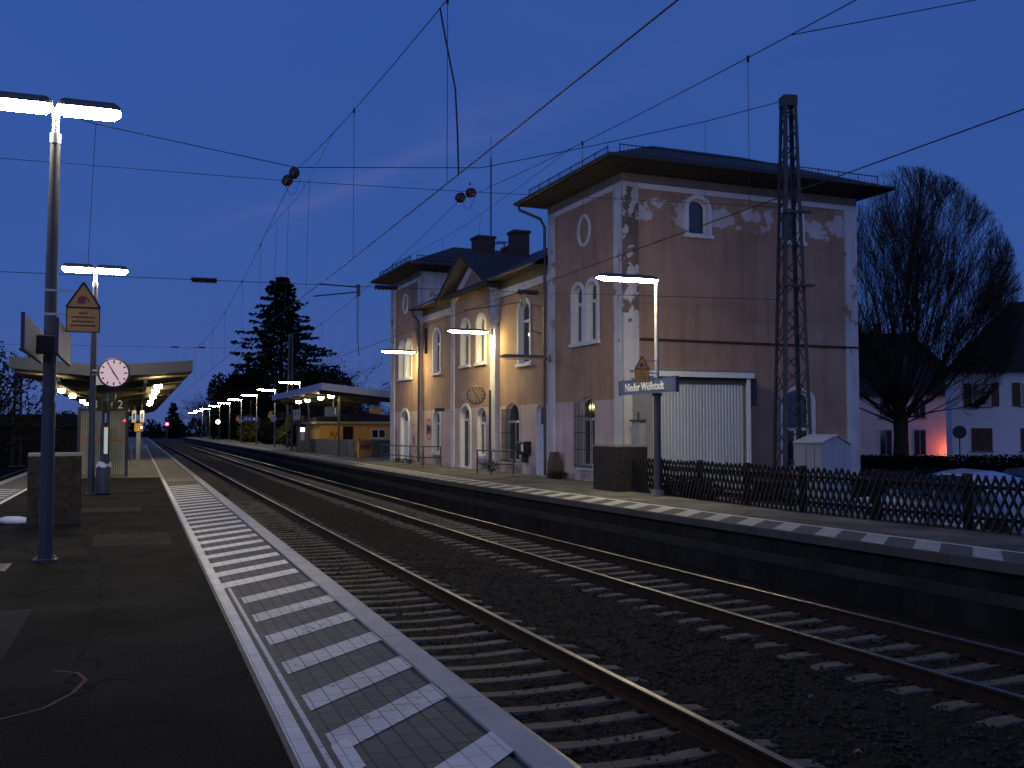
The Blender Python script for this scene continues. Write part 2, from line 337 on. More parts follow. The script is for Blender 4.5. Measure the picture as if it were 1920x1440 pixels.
def text_mesh(txt, size, m, name, parent, mtx, sx=1., depth=.004, bold=0.):
    cu = bpy.data.curves.new('txt', 'FONT'); cu.body = txt; cu.size = size; cu.extrude = depth; cu.align_x = 'CENTER'; cu.align_y = 'CENTER'; cu.offset = bold; cu.resolution_u = 4
    o = bpy.data.objects.new('txt', cu); col.objects.link(o)
    bpy.context.view_layer.update()
    me = bpy.data.meshes.new_from_object(o.evaluated_get(bpy.context.evaluated_depsgraph_get()))
    bpy.data.objects.remove(o); me.transform(mtx @ Matrix.Diagonal((sx, 1, 1, 1)))
    me.materials.clear(); me.materials.append(M[m])
    t = bpy.data.objects.new(name, me); col.objects.link(t); t.parent = parent
    return t
# facing matrices for text: local x = reading direction, local z = towards the reader
def facing(origin, xdir, zdir=(0, 0, 1)):
    x = Vector(xdir).normalized(); y = Vector(zdir); z = x.cross(y)
    m = Matrix((x, y, z)).transposed().to_4x4(); m.translation = Vector(origin); return m

# ------------------------------------------------------------------ alignment of tracks and platforms
def trackL(y): return 3.62 + (.20 * ((30 - y) / 26) ** 2 if y < 30 else 0)
def trackR(y): return 7.95 + (.42 * ((30 - y) / 22) ** 2 if y < 30 else 0)
def edgeR(y): return 9.5 + (.9 * ((34 - y) / 25) ** 2 if y < 34 else .003 * (y - 34) if y < 100 else .2)
YS = [-12, -8, -4, 0, 3, 6, 9, 12, 15, 18, 21, 24, 27, 30, 36, 44, 60, 90, 130, 180, 240]
def ribbon(mb, fx0, fx1, z, m, ys=YS, z1=None):
    z1 = z if z1 is None else z1
    for a, b in zip(ys[:-1], ys[1:]):
        mb.quad((fx0(a), a, z), (fx1(a), a, z1), (fx1(b), b, z1), (fx0(b), b, z), m)
K = lambda c: (lambda y: c)
STR = dict(kind='structure')

# ground far out
g = MB(); g.quad((-900, -300, -1.12), (900, -300, -1.12), (900, 1500, -1.12), (-900, 1500, -1.12), 'grass'); tag(g.build('ground'), **STR)
# ballast bed
b = MB()
nx, ny = 60, 150
ys = np.concatenate([np.linspace(2, 40, 120), np.linspace(41, 240, 31)])
rng = np.random.default_rng(3)
xs = np.linspace(1.9, 10.6, nx)
vs = []
for y in ys:
    for x in xs:
        h = -.945
        d1 = x - trackL(y); d2 = x - trackR(y)
        for d in (d1, d2):
            if abs(d) < .62: h -= .025
        vs.append((x, y, h + rng.normal() * .012))
fs = [(j * nx + i, j * nx + i + 1, (j + 1) * nx + i + 1, (j + 1) * nx + i) for j in range(len(ys) - 1) for i in range(nx - 1)]
b.add(vs, fs, 'ballast'); tag(b.build('ballast_bed', smooth=True), **STR)
b = MB(); b.quad((-9.5, -12, -.95), (-4.0, -12, -.95), (-4.0, 240, -.95), (-9.5, 240, -.95), 'ballast'); tag(b.build('ballast_bed'), **STR)
# loose stones
b = MB(); V = []; Fc = []
N = 30000
oct_f = [(0, 2, 4), (2, 1, 4), (1, 3, 4), (3, 0, 4), (2, 0, 5), (1, 2, 5), (3, 1, 5), (0, 3, 5)]
yy = 3.2 + 30 * rng.random(N) ** 1.6
xx = 2.2 + 7.6 * rng.random(N)
for i in range(N):
    s = .014 + .022 * rng.random()
    p = np.array([(1, 0, 0), (-1, 0, 0), (0, 1, 0), (0, -1, 0), (0, 0, .8), (0, 0, -.8)]) * s * (0.6 + .8 * rng.random((6, 1)))
    a = rng.random() * 6.28; c_, s_ = math.cos(a), math.sin(a)
    p = p @ np.array([[c_, s_, 0], [-s_, c_, 0], [0, 0, 1]])
    y = yy[i]; x = xx[i]; low = .025 if min(abs(x - trackL(y)), abs(x - trackR(y))) < .62 else 0
    base_i = len(V); V += [tuple(q + (x, y, -.945 - low + .008)) for q in p]; Fc += [tuple(base_i + k for k in t) for t in oct_f]
b.add(V, Fc, 'stone'); tag(b.build('ballast_stones'), 'dark loose ballast stones lying between and beside the rails', 'stones', kind='stuff')

# island platform
XE = 2.08; XW = -4.15
b = MB()
ribbon(b, K(-3.0), K(.76), 0, 'asphalt', [-12, 0, 12, 24, 37.5])
ribbon(b, K(-3.0), K(.76), 0, 'concrete_pav', [37.5, 60, 120, 240])
ribbon(b, K(.76), K(1.825), 0, 'paver', [-12, 0, 10, 20, 34.5]); ribbon(b, K(.76), K(1.825), 0, 'concrete_pav', [34.5, 66]); ribbon(b, K(.76), K(1.825), 0, 'paver', [66, 240])  # concrete stretch; canopy lamplight is put into its paler colour and extent
ribbon(b, K(1.825), K(1.88), -.015, 'black', [-12, 240])
ribbon(b, K(-3.9), K(-3.0), 0, 'paver', [-12, 240])
for x0, x1, y0, y1 in ((-2.6, -.9, 8.2, 10.4), (-.6, .5, 15.6, 17.2), (-1.9, .1, 22.0, 23.1)): b.quad((x0, y0, .003), (x1, y0, .003), (x1, y1, .003), (x0, y1, .003), 'repair')
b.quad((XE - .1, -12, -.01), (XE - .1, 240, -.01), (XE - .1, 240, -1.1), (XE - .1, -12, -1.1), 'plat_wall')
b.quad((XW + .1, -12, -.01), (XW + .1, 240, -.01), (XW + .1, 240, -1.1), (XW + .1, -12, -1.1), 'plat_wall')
tag(b.build('island_platform'), **STR)
b = MB()
y = -12
while y < 240:
    L = 2.0
    for x0, x1 in ((1.88, XE), (XW, -3.9)):
        b.box((x0, y + .006, -.10), (x1, y + L - .006, .004), 'slab')
    y += L
tag(b.build('platform_edge_slabs'), **STR)
# painted marking on the island platform: line and 45 degree bars
b = MB(); z = .005
def bar(x0, x1, y, dy, m, sl=1.0, zz=z):
    b.quad((x0, y, zz), (x1, y + (x1 - x0) * sl, zz), (x1, y + dy + (x1 - x0) * sl, zz), (x0, y + dy, zz), m)
ribbon(b, K(.79), K(.885), z, 'fresh_paint', [-4, 11, 20, 34]); ribbon(b, K(.915), K(.955), z, 'paint', [-4, 10.98])
ribbon(b, K(.79), K(.885), z, 'fresh_paint', [34, 120])
ribbon(b, K(-2.98), K(-2.88), z, 'fresh_paint', [-4, 60])
for y in (5.2, 6.05, 7.0, 7.98, 8.97, 9.96): bar(1.0, 1.86, y, .36, 'paint')
bar(1.13, 1.88, 4.18, .36, 'fresh_paint'); bar(.99, 1.10, 4.86, .48, 'fresh_paint', zz=.0065); bar(1.0, 1.87, 2.9, .36, 'paint'); bar(1.0, 1.87, 1.9, .36, 'paint')
y = 10.98
while y < 31.5:
    bar(.885, 1.82, y, .36, 'fresh_paint', zz=.0055); y += .86
y = -2.
while y < 31.5:
    b.quad((-3.05, y, z), (-3.05, y + .36, z), (-3.88, y + 1.2, z), (-3.88, y + .84, z), 'paint'); y += .86
# thin pink sprayed arc on the asphalt
arc = [(-.95, 6.36), (-.72, 6.52), (-.51, 6.67), (-.36, 7.0), (-.30, 7.34), (-.36, 7.56), (-.53, 7.7)]
for (xa, ya), (xb, yb) in zip(arc[:-1], arc[1:]):
    d = Vector((xb - xa, yb - ya)).normalized(); n_ = Vector((-d.y, d.x)) * .012
    b.quad((xa - n_.x, ya - n_.y, .004), (xb - n_.x, yb - n_.y, .004), (xb + n_.x, yb + n_.y, .004), (xa + n_.x, ya + n_.y, .004), mat('spray_pink', (.085, .022, .026), .9))
tag(b.build('platform_marking'), **STR)

# side platform
b = MB()
PY = [-12, -4, 3, 6, 9, 12, 15, 18, 21, 24, 26.6]
e0 = lambda y: edgeR(y) + .10
ribbon(b, lambda y: edgeR(y) + 1.06, lambda y: 13.45, 0, 'asphalt2', PY)
ribbon(b, lambda y: edgeR(y) + 1.06, lambda y: 25, 0, 'asphalt2', [26.6, 30, 36, 44, 60, 90, 130, 240])
ribbon(b, e0, lambda y: edgeR(y) + 1.06, 0, 'rdark', PY + [30, 36, 44, 60, 90, 130, 240])
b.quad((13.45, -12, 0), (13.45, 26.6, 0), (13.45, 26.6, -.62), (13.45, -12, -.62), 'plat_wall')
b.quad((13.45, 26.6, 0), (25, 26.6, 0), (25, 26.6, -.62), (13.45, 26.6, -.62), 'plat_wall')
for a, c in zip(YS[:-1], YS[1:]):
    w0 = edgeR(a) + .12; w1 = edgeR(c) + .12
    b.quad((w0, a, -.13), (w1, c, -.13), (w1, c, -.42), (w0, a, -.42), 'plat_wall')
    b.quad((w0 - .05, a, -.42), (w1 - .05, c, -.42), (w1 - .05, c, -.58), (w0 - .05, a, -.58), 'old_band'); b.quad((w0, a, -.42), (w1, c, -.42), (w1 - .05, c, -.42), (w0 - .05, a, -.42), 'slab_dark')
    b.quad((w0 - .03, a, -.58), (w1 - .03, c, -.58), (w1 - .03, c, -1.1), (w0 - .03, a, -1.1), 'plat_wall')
tag(b.build('side_platform'), **STR)
b = MB(); y = -12
while y < 240:
    y1 = y + 1.5; a0, a1 = edgeR(y), edgeR(y1)
    q = [(a0, y + .005), (a0 + .10, y + .005), (a1 + .10, y1 - .005), (a1, y1 - .005)]
    b.prism(q, 2, -.13, .004, 'slab_dark'); y = y1
tag(b.build('platform_edge_slabs'), **STR)
b = MB(); y = -3.55
while y < 47:
    e = edgeR(y + .4)
    b.quad((e + .12, y, .004), (e + 1.0, y + .86, .004), (e + 1.0, y + 1.36, .004), (e + .12, y + .5, .004), 'rwhite'); y += 1.02
ribbon(b, lambda y: edgeR(y) + 1.015, lambda y: edgeR(y) + 1.115, .006, 'fresh_paint', [-8, 0, 3, 6, 9, 12, 15, 18, 21, 24, 27, 30, 36, 44, 60, 120])
tag(b.build('platform_marking'), **STR)
# yard and street behind the fence
b = MB(); b.quad((13.45, -30, -.55), (140, -30, -.55), (140, 26.6, -.55), (13.45, 26.6, -.55), 'soil'); b.quad((25, 26.6, -.55), (140, 26.6, -.55), (140, 160, -.55), (25, 160, -.55), 'soil'); tag(b.build('yard'), **STR)

# rails
def rail(fx, ya, yb, label):
    prof = [(-.07, -.172), (.07, -.172), (.07, -.155), (.012, -.14), (.012, -.045), (.036, -.035), (.036, -.004), (.028, 0), (-.028, 0), (-.036, -.004), (-.036, -.035), (-.012, -.045), (-.012, -.14), (-.07, -.155)]
    b = MB(); ys_ = [y for y in YS if ya <= y <= yb]; n = len(prof); vs = []
    for y in ys_: vs += [(fx(y) + u, y, -.76 + v) for u, v in prof]
    for i in range(len(ys_) - 1):
        for k in range(n):
            b_ = (k + 1) % n
            q = [i * n + k, i * n + b_, (i + 1) * n + b_, (i + 1) * n + k]
            b.add([vs[t] for t in q], [(0, 1, 2, 3)], 'rail_top' if k in (6, 7, 8) else 'rail_side')
    tag(b.build('rail'), label, 'rail', 'rails of the station tracks')
rail(lambda y: trackL(y) - .7525, -12, 240, 'rail nearest the island platform edge, left rail of the near track')
rail(lambda y: trackL(y) + .7525, -12, 240, 'bright worn rail right of the near track, nearest visible rail in the foreground')
rail(lambda y: trackR(y) - .7525, -12, 240, 'left rail of the far track, beyond the strip of ballast')
rail(lambda y: trackR(y) + .7525, -12, 240, 'rail closest to the dark wall of the station building platform')
rail(lambda y: -5.8 + .7525, -12, 240, 'rail on the far left beyond the island platform, inner one')
rail(lambda y: -5.8 - .7525, -12, 240, 'rail on the far left beyond the island platform, outer one')
# sleepers
b = MB(); xs_ = np.linspace(-1.3, 1.3, 15); vs = []
for x in xs_:
    t = abs(x) / 1.3; top = -.935 + .018 * math.sin(min(1, t * 1.35) * math.pi / 2) - (.03 if t > .9 else 0); top = -.948 + .03 * min(1, t / .55) ** 2 - (.02 if t > .93 else 0)
    hw = .10 + .02 * t
    vs += [(x, -hw, -1.05), (x, -hw * .8, top), (x, hw * .8, top), (x, hw, -1.05)]
fs = []
for i in range(14):
    for k in range(3): a = i * 4 + k; fs.append((a, a + 1, a + 5, a + 4))
fs += [(0, 1, 2, 3), (59, 58, 57, 56)]
b.add(vs, fs, 'sleeper')
for x in (-.7525, .7525):
    b.box((x - .17, -.08, -.946), (x + .17, .08, -.932), 'rail_side')
    for dx in (-.12, .12): b.box((x + dx - .03, -.04, -.932), (x + dx + .03, .04, -.90), 'rail_side')
sl = b.build('sleeper', smooth=True)
GL = 'concrete sleepers under the two tracks'
first = True; far = MB()
for fx, lab, y0 in ((trackL, 'concrete sleeper half sunk in ballast under the near track', 2.6), (trackR, 'concrete sleeper half sunk in ballast under the far track', 2.35)):
    y = y0; k = 0
    while y < 110:
        if k < 130:
            o = sl if first else sl.copy()
            if not first: col.objects.link(o)
            first = False
            o.location = (fx(y) + rnd.uniform(-.02, .02), y, rnd.uniform(-.006, .004)); o.rotation_euler = (0, 0, rnd.uniform(-.012, .012)); tag(o, lab, 'sleeper', GL)
        else: far.box((fx(y) - 1.3, y - .1, -1.0), (fx(y) + 1.3, y + .1, -.935), 'sleeper')
        y += .565; k += 1
tag(far.build('distant_sleepers'), 'rows of distant sleepers merging far down both tracks', 'sleepers', kind='stuff')
# litter on the track
for x, y, s in ((4.1, 6.0, .05), (3.75, 5.35, .05), (6.2, 8.1, .04), (5.5, 6.6, .03), (3.4, 4.6, .06), (2.9, 6.3, .03)):
    b = MB(); a = rnd.random() * 3; c_, s_ = math.cos(a) * s, math.sin(a) * s
    b.add([(x + c_, y + s_, -.915), (x - s_ * .6, y + c_ * .6, -.895), (x - c_, y - s_, -.912), (x + s_ * .7, y - c_ * .7, -.89), (x + c_, y + s_, -.925), (x - s_ * .6, y + c_ * .6, -.905), (x - c_, y - s_, -.922), (x + s_ * .7, y - c_ * .7, -.90)],
          [(0, 1, 2, 3), (4, 7, 6, 5), (0, 3, 7, 4), (3, 2, 6, 7), (2, 1, 5, 6), (1, 0, 4, 5)], 'signwhite' if s > .04 else 'cap')
    tag(b.build('paper_scrap'), 'small pale scrap of paper lying on the ballast', 'litter', 'paper scraps on the tracks')
b = MB(); b.box((-1.95, 13.25, .002), (-1.45, 13.95, .012), 'cap'); b.box((-1.90, 13.3, .012), (-1.5, 13.9, .016), 'asphalt2'); tag(b.build('cover_plate'), 'flat rectangular access cover in the dark asphalt left of the lamp post', 'cover')

# ------------------------------------------------------------------ lamps
def lamp_head(mb_h, mb_d, x0, x1, zc, half, tilt=0., drop=1.35):
    """lamp head along local x from x0 to x1, housing above, lens below"""
    n = 10
    for mb, m, kind in ((mb_h, 'housing', 0), (mb_d, None, 1)):
        secs = []
        for i in range(n + 1):
            t = i / n; x = x0 + (x1 - x0) * t; e = min(1, math.sin(math.pi * min(max(t, .02), .98)) * 3.2) ** .5; w_ = half * (.55 + .45 * e)
            zz = zc + tilt * t
            if kind == 0: ring = [(-w_, 0), (-w_, .05), (-w_ * .6, .085 * e + .02), (w_ * .6, .085 * e + .02), (w_, .05), (w_, 0)]
            else: ring = [(-w_ * .92, -.002), (w_ * .92, -.002), (w_ * .8, -.045 * e * drop), (0, -.062 * e * drop), (-w_ * .8, -.045 * e * drop)]
            secs.append([(x, u, zz + v) for u, v in ring])
        k = len(secs[0]); vs = sum(secs, []); fs = []
        for i in range(n):
            for j in range(k): fs.append((i * k + j, i * k + (j + 1) % k, (i + 1) * k + (j + 1) % k, (i + 1) * k + j))
        fs += [tuple(range(k)), tuple(n * k + j for j in range(k))]
        mb.add(vs, fs, m if m else mb.lensmat)
def double_lamp(loc, label):
    t = thing('platform_lamp', label, 'lamp', loc, 0, 'double lamps on the island platform')
    b = MB(); b.tube([(0, 0, .0), (0, 0, .03)], .15, 'pole', 12); b.tube([(0, 0, .03), (0, 0, 3.7), (.012, 0, 5.45)], [.088, .076, .062], 'pole', 14); b.tube([(.012, 0, 5.45), (.012, 0, 5.58)], .07, 'metal', 14); b.tube([(.012, 0, 5.58), (.014, 0, 5.92)], .045, 'metal', 12)
    for dx, dy in ((.12, .12), (-.12, .12), (.12, -.12), (-.12, -.12)): b.tube([(dx * .8, dy * .8, .02), (dx * .8, dy * .8, .06)], .018, 'metal', 6)
    b.build('pole', t, True)
    for s in (-1, 1):
        h = MB(); d = MB(); d.lensmat = M['tube_l']; lamp_head(h, d, .03 * s, .80 * s, 5.95, .125, 0, 2.0)
        hh = h.build('lamp_head', t, True); d.build('lens', hh, True)
    return t
double_lamp((-1.085, 14.12, 0), 'tall double headed lamp nearest the camera, carrying signs on its post')
double_lamp((-1.12, 28.19, 0), 'second double headed lamp behind, carrying the round clock')
def single_lamp(loc, label, h=5.55, thick=True):
    t = thing('platform_lamp', label, 'lamp', loc, 0, 'single arm lamps along the side platform')
    b = MB(); b.tube([(0, 0, 0), (0, 0, .16)], .17, 'cap', 8)
    b.tube([(0, 0, .16), (0, 0, 2.55)], .095, 'pole', 14); b.tube([(0, 0, 2.55), (0, 0, 2.63)], .13, 'black', 12); b.tube([(0, 0, 2.63), (0, 0, h + .02)], [.058, .05], 'polew', 12)
    b.build('pole', t, True)
    hd = MB(); d = MB(); d.lensmat = M['tube_far']; lamp_head(hd, d, -1.68, .02, h, .115, -.0); hh = hd.build('lamp_head', t, True); d.build('lens', hh, True)
    return t
l0 = single_lamp((12.47, 22.38, 0), 'single arm lamp beside the lattice fence, carrying the station name sign')
FL = [(81.5, 'single arm lamp rising behind the side platform canopy roof'), (97, 'single arm lamp showing at the far corner of the canopy'), (112.6, 'first single arm lamp left of the canopy'),
      (130, 'second single arm lamp left of the canopy'), (147, 'third single arm lamp left of the canopy'), (166, 'fourth single arm lamp left of the canopy'), (189, 'fifth single arm lamp left of the canopy'),
      (211, 'next to last single arm lamp down the side platform'), (234, 'farthest single arm lamp at the end of the row')]
for y, lab in FL: dup(l0, (12.35, y, 0), None, lab)

# warning signs
def warning_sign(loc, label, s=1., arm=.40, ang=0.):
    t = thing('warning_sign', label, 'sign', loc, ang, 'yellow electric warning signs')
    w2, h1, h2 = .205 * s, .33 * s, .34 * s
    pl = [(-w2, -h1), (w2, -h1), (w2, 0), (0, h2), (-w2, 0)]
    b = MB(); b.prism(pl, 1, -.006, .006, 'yellow'); b.build('sign_plate', t)
    b = MB()
    def line(p, q, wd, m='black'):
        d = Vector((q[0] - p[0], q[1] - p[1])); L = d.length; n_ = Vector((-d.y, d.x)) / L * wd / 2
        b.prism([(p[0] - n_.x, p[1] - n_.y), (q[0] - n_.x, q[1] - n_.y), (q[0] + n_.x, q[1] + n_.y), (p[0] + n_.x, p[1] + n_.y)], 1, -.012, -.007, m)
    e = .012 * s
    line((-w2, -.004), (w2, -.004), .022 * s); line((-w2, 0), (0, h2 - e), .024 * s); line((w2, 0), (0, h2 - e), .024 * s); line((-w2 + e / 2, -h1), (-w2 + e / 2, 0), .012 * s); line((w2 - e / 2, -h1), (w2 - e / 2, 0), .012 * s); line((-w2, -h1 + e / 2), (w2, -h1 + e / 2), .012 * s)
    b.build('border', t)
    b = MB()  # lightning arrow and struck figure
    b.prism([(-.075 * s, .05 * s), (.02 * s, .05 * s), (.03 * s, .13 * s), (-.01 * s, .155 * s), (-.06 * s, .13 * s)], 1, -.012, -.007, 'red')
    b.prism([(.02 * s, .135 * s), (.055 * s, .10 * s), (.045 * s, .09 * s), (.095 * s, .045 * s), (.065 * s, .082 * s), (.075 * s, .092 * s), (.035 * s, .14 * s)], 1, -.0125, -.0075, 'red')
    b.build('symbol', t)
    b = MB()
    for i, (x0, x1) in enumerate(((-.05, .05), (-.14, .14), (-.13, .13), (-.15, .15))):
        zz = -.075 * s - i * .055 * s
        k = x0
        while k < x1 - .01:
            L = rnd.uniform(.02, .045); b.box((k * s, -.0095, zz - .009 * s), (min(k + L, x1) * s, -.007, zz + .009 * s), 'steel'); k += L + .008
    b.build('print_lines', t)
    b = MB()
    for zz in (.21 * s, -.10 * s): b.box((-arm, .007, zz - .015), (.03, .022, zz + .015), 'metal')
    b.build('bracket', t)
    return t
warning_sign((-.69, 14.0, 3.29), 'yellow warning sign with triangle on the nearest lamp post', 1.0, .46)
warning_sign((11.995, 22.30, 3.24), 'yellow warning sign with triangle above the station name sign', 1.0, -.45)
for y, lab in ((97, 'distant yellow warning sign on the lamp at the canopy corner'), (130, 'tiny distant yellow warning sign farther along the side platform')):
    warning_sign((11.9, y - .15, 3.2), lab, 1.1, -.45)
# loudspeaker and name boards of the near post
for x, y0, lab in ((-.91, 12.8, 'grey board seen edge on, right of the nearest lamp post'), (-1.23, 12.35, 'grey board seen edge on, left of the nearest lamp post')):
    t = thing('name_board', lab, 'board', (x, y0, 2.61), 0, 'edge on boards on the nearest lamp post')
    b = MB(); b.box((-.012, 0, 0), (.012, 2.4, .4), 'greyboard'); b.build('panel', t)
    b = MB(); b.box((-.02, -.03, -.01), (.02, 0, .41), 'navy'); b.box((-.02, .0, -.025), (.02, 2.4, -.001), 'navy'); b.build('frame', t)
t = thing('loudspeaker', 'dark box shaped loudspeaker strapped to the nearest lamp post', 'loudspeaker', (-1.1, 13.95, 2.66))
b = MB(); b.prism([(-.12, 0), (.12, 0), (.14, .22), (-.14, .22)], 1, -.16, .02, 'black'); b.build('case', t); b = MB(); b.box((-.14, -.18, .221), (.14, .02, .235), 'greyboard'); b.build('lid', t)
t = thing('cable', 'thin pale cable hanging on the nearest lamp post', 'cable', (-1.0, 14.0, 2.2)); b = MB(); b.tube([(0, 0, .12), (.03, 0, .06), (.02, 0, -.04), (-.01, 0, -.14)], .008, 'signwhite'); b.build('strand', t, True)

# clocks
def clock(name, label, loc, rz, r, face, armdir=-1, arm=.25):
    t = thing(name, label, 'clock', loc, rz, 'station clocks')
    b = MB(); b.lathe([(r * .94, -.09), (r, -.07), (r, .07), (r * .94, .09)], (0, 0, 0), 'pole', 36, 1); b.build('case', t, True)
    for s in (-1, 1):
        b = MB(); b.lathe([(r * .88, 0), (r * .88, .004)], (0, s * .0915 - (.004 if s < 0 else 0), 0), face, 36, 1); fo = b.build('face', t)
        b = MB(); y = s * .0975
        for k in range(12):
            a = k * math.pi / 6; L = .16 if k % 3 == 0 else .12; wd = .026 * r / .3
            d = Vector((math.sin(a) * -s, 0, math.cos(a))); p = d * r * .84; q = d * r * (.84 - L * 1.4); n_ = Vector((d.z, 0, -d.x)) * wd / 2
            yo = Vector((0, y, 0)); b.add([p - n_ + yo, p + n_ + yo, q + n_ + yo, q - n_ + yo], [(0, 1, 2, 3)], 'black')
        b.build('marks', fo)
        for nm, a, L, wd in (('hour_hand', R(148), .58, .05), ('minute_hand', R(330), .80, .04)):
            b = MB(); d = Vector((math.sin(a) * -s, 0, math.cos(a))); n_ = Vector((d.z, 0, -d.x)) * r * wd; yo = Vector((0, s * (.100 if nm == 'hour_hand' else .103), 0))
            b.add([d * r * L - n_ * .7 + yo, d * r * L + n_ * .7 + yo, -d * r * .15 + n_ + yo, -d * r * .15 - n_ + yo], [(0, 1, 2, 3)], 'black'); b.build(nm, fo)
    b = MB(); b.tube([(armdir * r * .95, 0, .05), (armdir * (r + arm), 0, .05)], .022, 'polew', 8); b.tube([(armdir * r * .95, 0, -.05), (armdir * (r + arm), 0, -.05)], .022, 'polew', 8); b.build('bracket', t)
    return t
clock('station_clock', 'round pale pink clock on the second double lamp post', (-.61, 28.1, 3.19), 0, .40, 'clockface', -1, .13)
c2 = clock('station_clock', 'yellowish clock on a thin post before the station wall', (13.02, 38.5, 3.12), R(-24), .385, 'clockface2', 1, .18)
b = MB(); b.tube([(13.53, 38.27, 0), (13.53, 38.27, 3.32)], [.05, .04], 'pole', 10); tag(b.build('clock_post'), 'thin grey post carrying the yellowish clock by the wall', 'post')
t = thing('station_clock', 'small bright lit clock far down the side platform', 'clock', (11.9, 163, 2.95), 0, 'station clocks')
b = MB(); b.lathe([(.40, -.06), (.40, .06)], (0, 0, 0), 'navy', 24, 1); b.build('case', t); b = MB(); b.lathe([(.36, 0), (.36, .004)], (0, -.066, 0), 'whitelight', 24, 1); b.build('face', t); b = MB(); b.tube([(.2, 0, -.35), (.2, 0, -2.95)], .05, 'pole'); b.build('post', t)

# litter bin on lamp 2, concrete boxes, plastic bag
t = thing('litter_bin', 'narrow dark litter bin with pale bag at the second lamp', 'bin', (-.82, 28.1, 0))
b = MB(); b.lathe([(.14, 0), (.17, .03), (.18, .74), (.165, .78)], (0, 0, 0), 'pole', 16); b.build('body', t, True)
b = MB(); vs = [];
for k in range(14):
    a = k * 2 * math.pi / 14; vs.append((.19 * math.cos(a), .19 * math.sin(a), .72 + .03 * math.sin(5 * a))); vs.append((.175 * math.cos(a), .175 * math.sin(a), .82 + .05 * math.sin(3 * a + 1)))
b.add(vs, [(2 * k, 2 * ((k + 1) % 14), 2 * ((k + 1) % 14) + 1, 2 * k + 1) for k in range(14)], 'signwhite'); b.build('bag_rim', t, True)
def conc_box(label, loc, sx, sy, h, rz):
    t = thing('concrete_box', label, 'concrete box', loc, rz, 'pebble faced concrete boxes')
    b = MB(); k = .03
    b.prism([(-sx / 2 + k, -sy / 2), (sx / 2 - k, -sy / 2), (sx / 2, -sy / 2 + k), (sx / 2, sy / 2 - k), (sx / 2 - k, sy / 2), (-sx / 2 + k, sy / 2), (-sx / 2, sy / 2 - k), (-sx / 2, -sy / 2 + k)], 2, 0, h - .05, 'agg'); b.build('body', t)
    b = MB(); k = .02; a, c = sx / 2 - .005, sy / 2 - .005
    b.prism([(-a, -c), (a, -c), (a, c), (-a, c)], 2, h - .05, h, 'cap'); b.build('lid', t)
    for i in range(2): pass
conc_box('pebble faced concrete box behind the nearest lamp post', (-1.40, 19.85, 0), .88, .8, 1.27, R(4))
conc_box('pebble faced concrete box beside the station corner and fence', (12.70, 24.95, 0), .98, 1.55, 1.27, R(-2))
t = thing('plastic_bottle', 'white flattened bottle with teal end lying left of the pebble box', 'bottle', (-2.05, 19.75, .07), R(62))
b = MB(); b.lathe([(.012, -.36), (.05, -.30), (.075, -.1), (.075, .12), (.05, .24), (.02, .28)], (0, 0, 0), 'bag', 14, 1); b.build('body', t, True); b = MB(); b.lathe([(.03, .281), (.03, .34)], (0, 0, 0), 'teal', 10, 1); b.build('cap', t)

# ------------------------------------------------------------------ island canopy and shelter
t = thing('platform_canopy', 'butterfly shaped island platform canopy with pale grey fascia and downlights', 'canopy', (-1.0, 31.7, 0))
XL_, XR_ = -2.47, 2.52; LEN = 66
def rz_(x): return 3.27 + (.22 * (abs(x) / 2.5))      # underside of the roof slab
b = MB(); n = 12
prof = [(XL_ + (XR_ - XL_) * i / n) for i in range(n + 1)]
lo = [(x, rz_(x)) for x in prof]; hi = [(x, rz_(x) + .12) for x in reversed(prof)]
b.prism(lo + hi, 1, .04, LEN, 'soffit'); b.build('roof', t)
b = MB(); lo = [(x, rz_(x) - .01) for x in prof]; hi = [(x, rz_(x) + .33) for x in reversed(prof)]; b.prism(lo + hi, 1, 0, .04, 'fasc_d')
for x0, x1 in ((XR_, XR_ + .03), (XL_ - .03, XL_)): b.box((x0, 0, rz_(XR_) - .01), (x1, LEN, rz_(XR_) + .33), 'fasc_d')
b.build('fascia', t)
b = MB()
for y in range(2, LEN, 6): b.prism([(-2.35, 3.42), (-.15, 3.16), (.15, 3.16), (2.35, 3.42), (2.35, 3.30), (.15, 2.86), (-.15, 2.86), (-2.35, 3.30)], 1, y, y + .16, 'steel')
for x in (-1.2, 0, 1.2): b.box((x - .05, .1, 3.10), (x + .05, LEN, 3.24), 'steel')
b.build('beams', t)
for y in range(8, LEN, 12):
    p = MB(); p.box((-.09, y, 0), (.09, y + .2, 2.9), 'navy'); p.build('post', t)
for y in (2.5, 7.5, 14, 22, 26.5):
    for x in (-1.6, 1.6):
        d = MB(); d.lathe([(.02, -.05), (.10, -.03), (.13, .02), (.13, .08)], (x, y, 3.08), 'down', 14); d.build('downlight', t)
b = MB(); b.box((-.33, -.02, 3.02), (.12, .02, 3.30), 'greyboard'); b.build('end_plate', t)
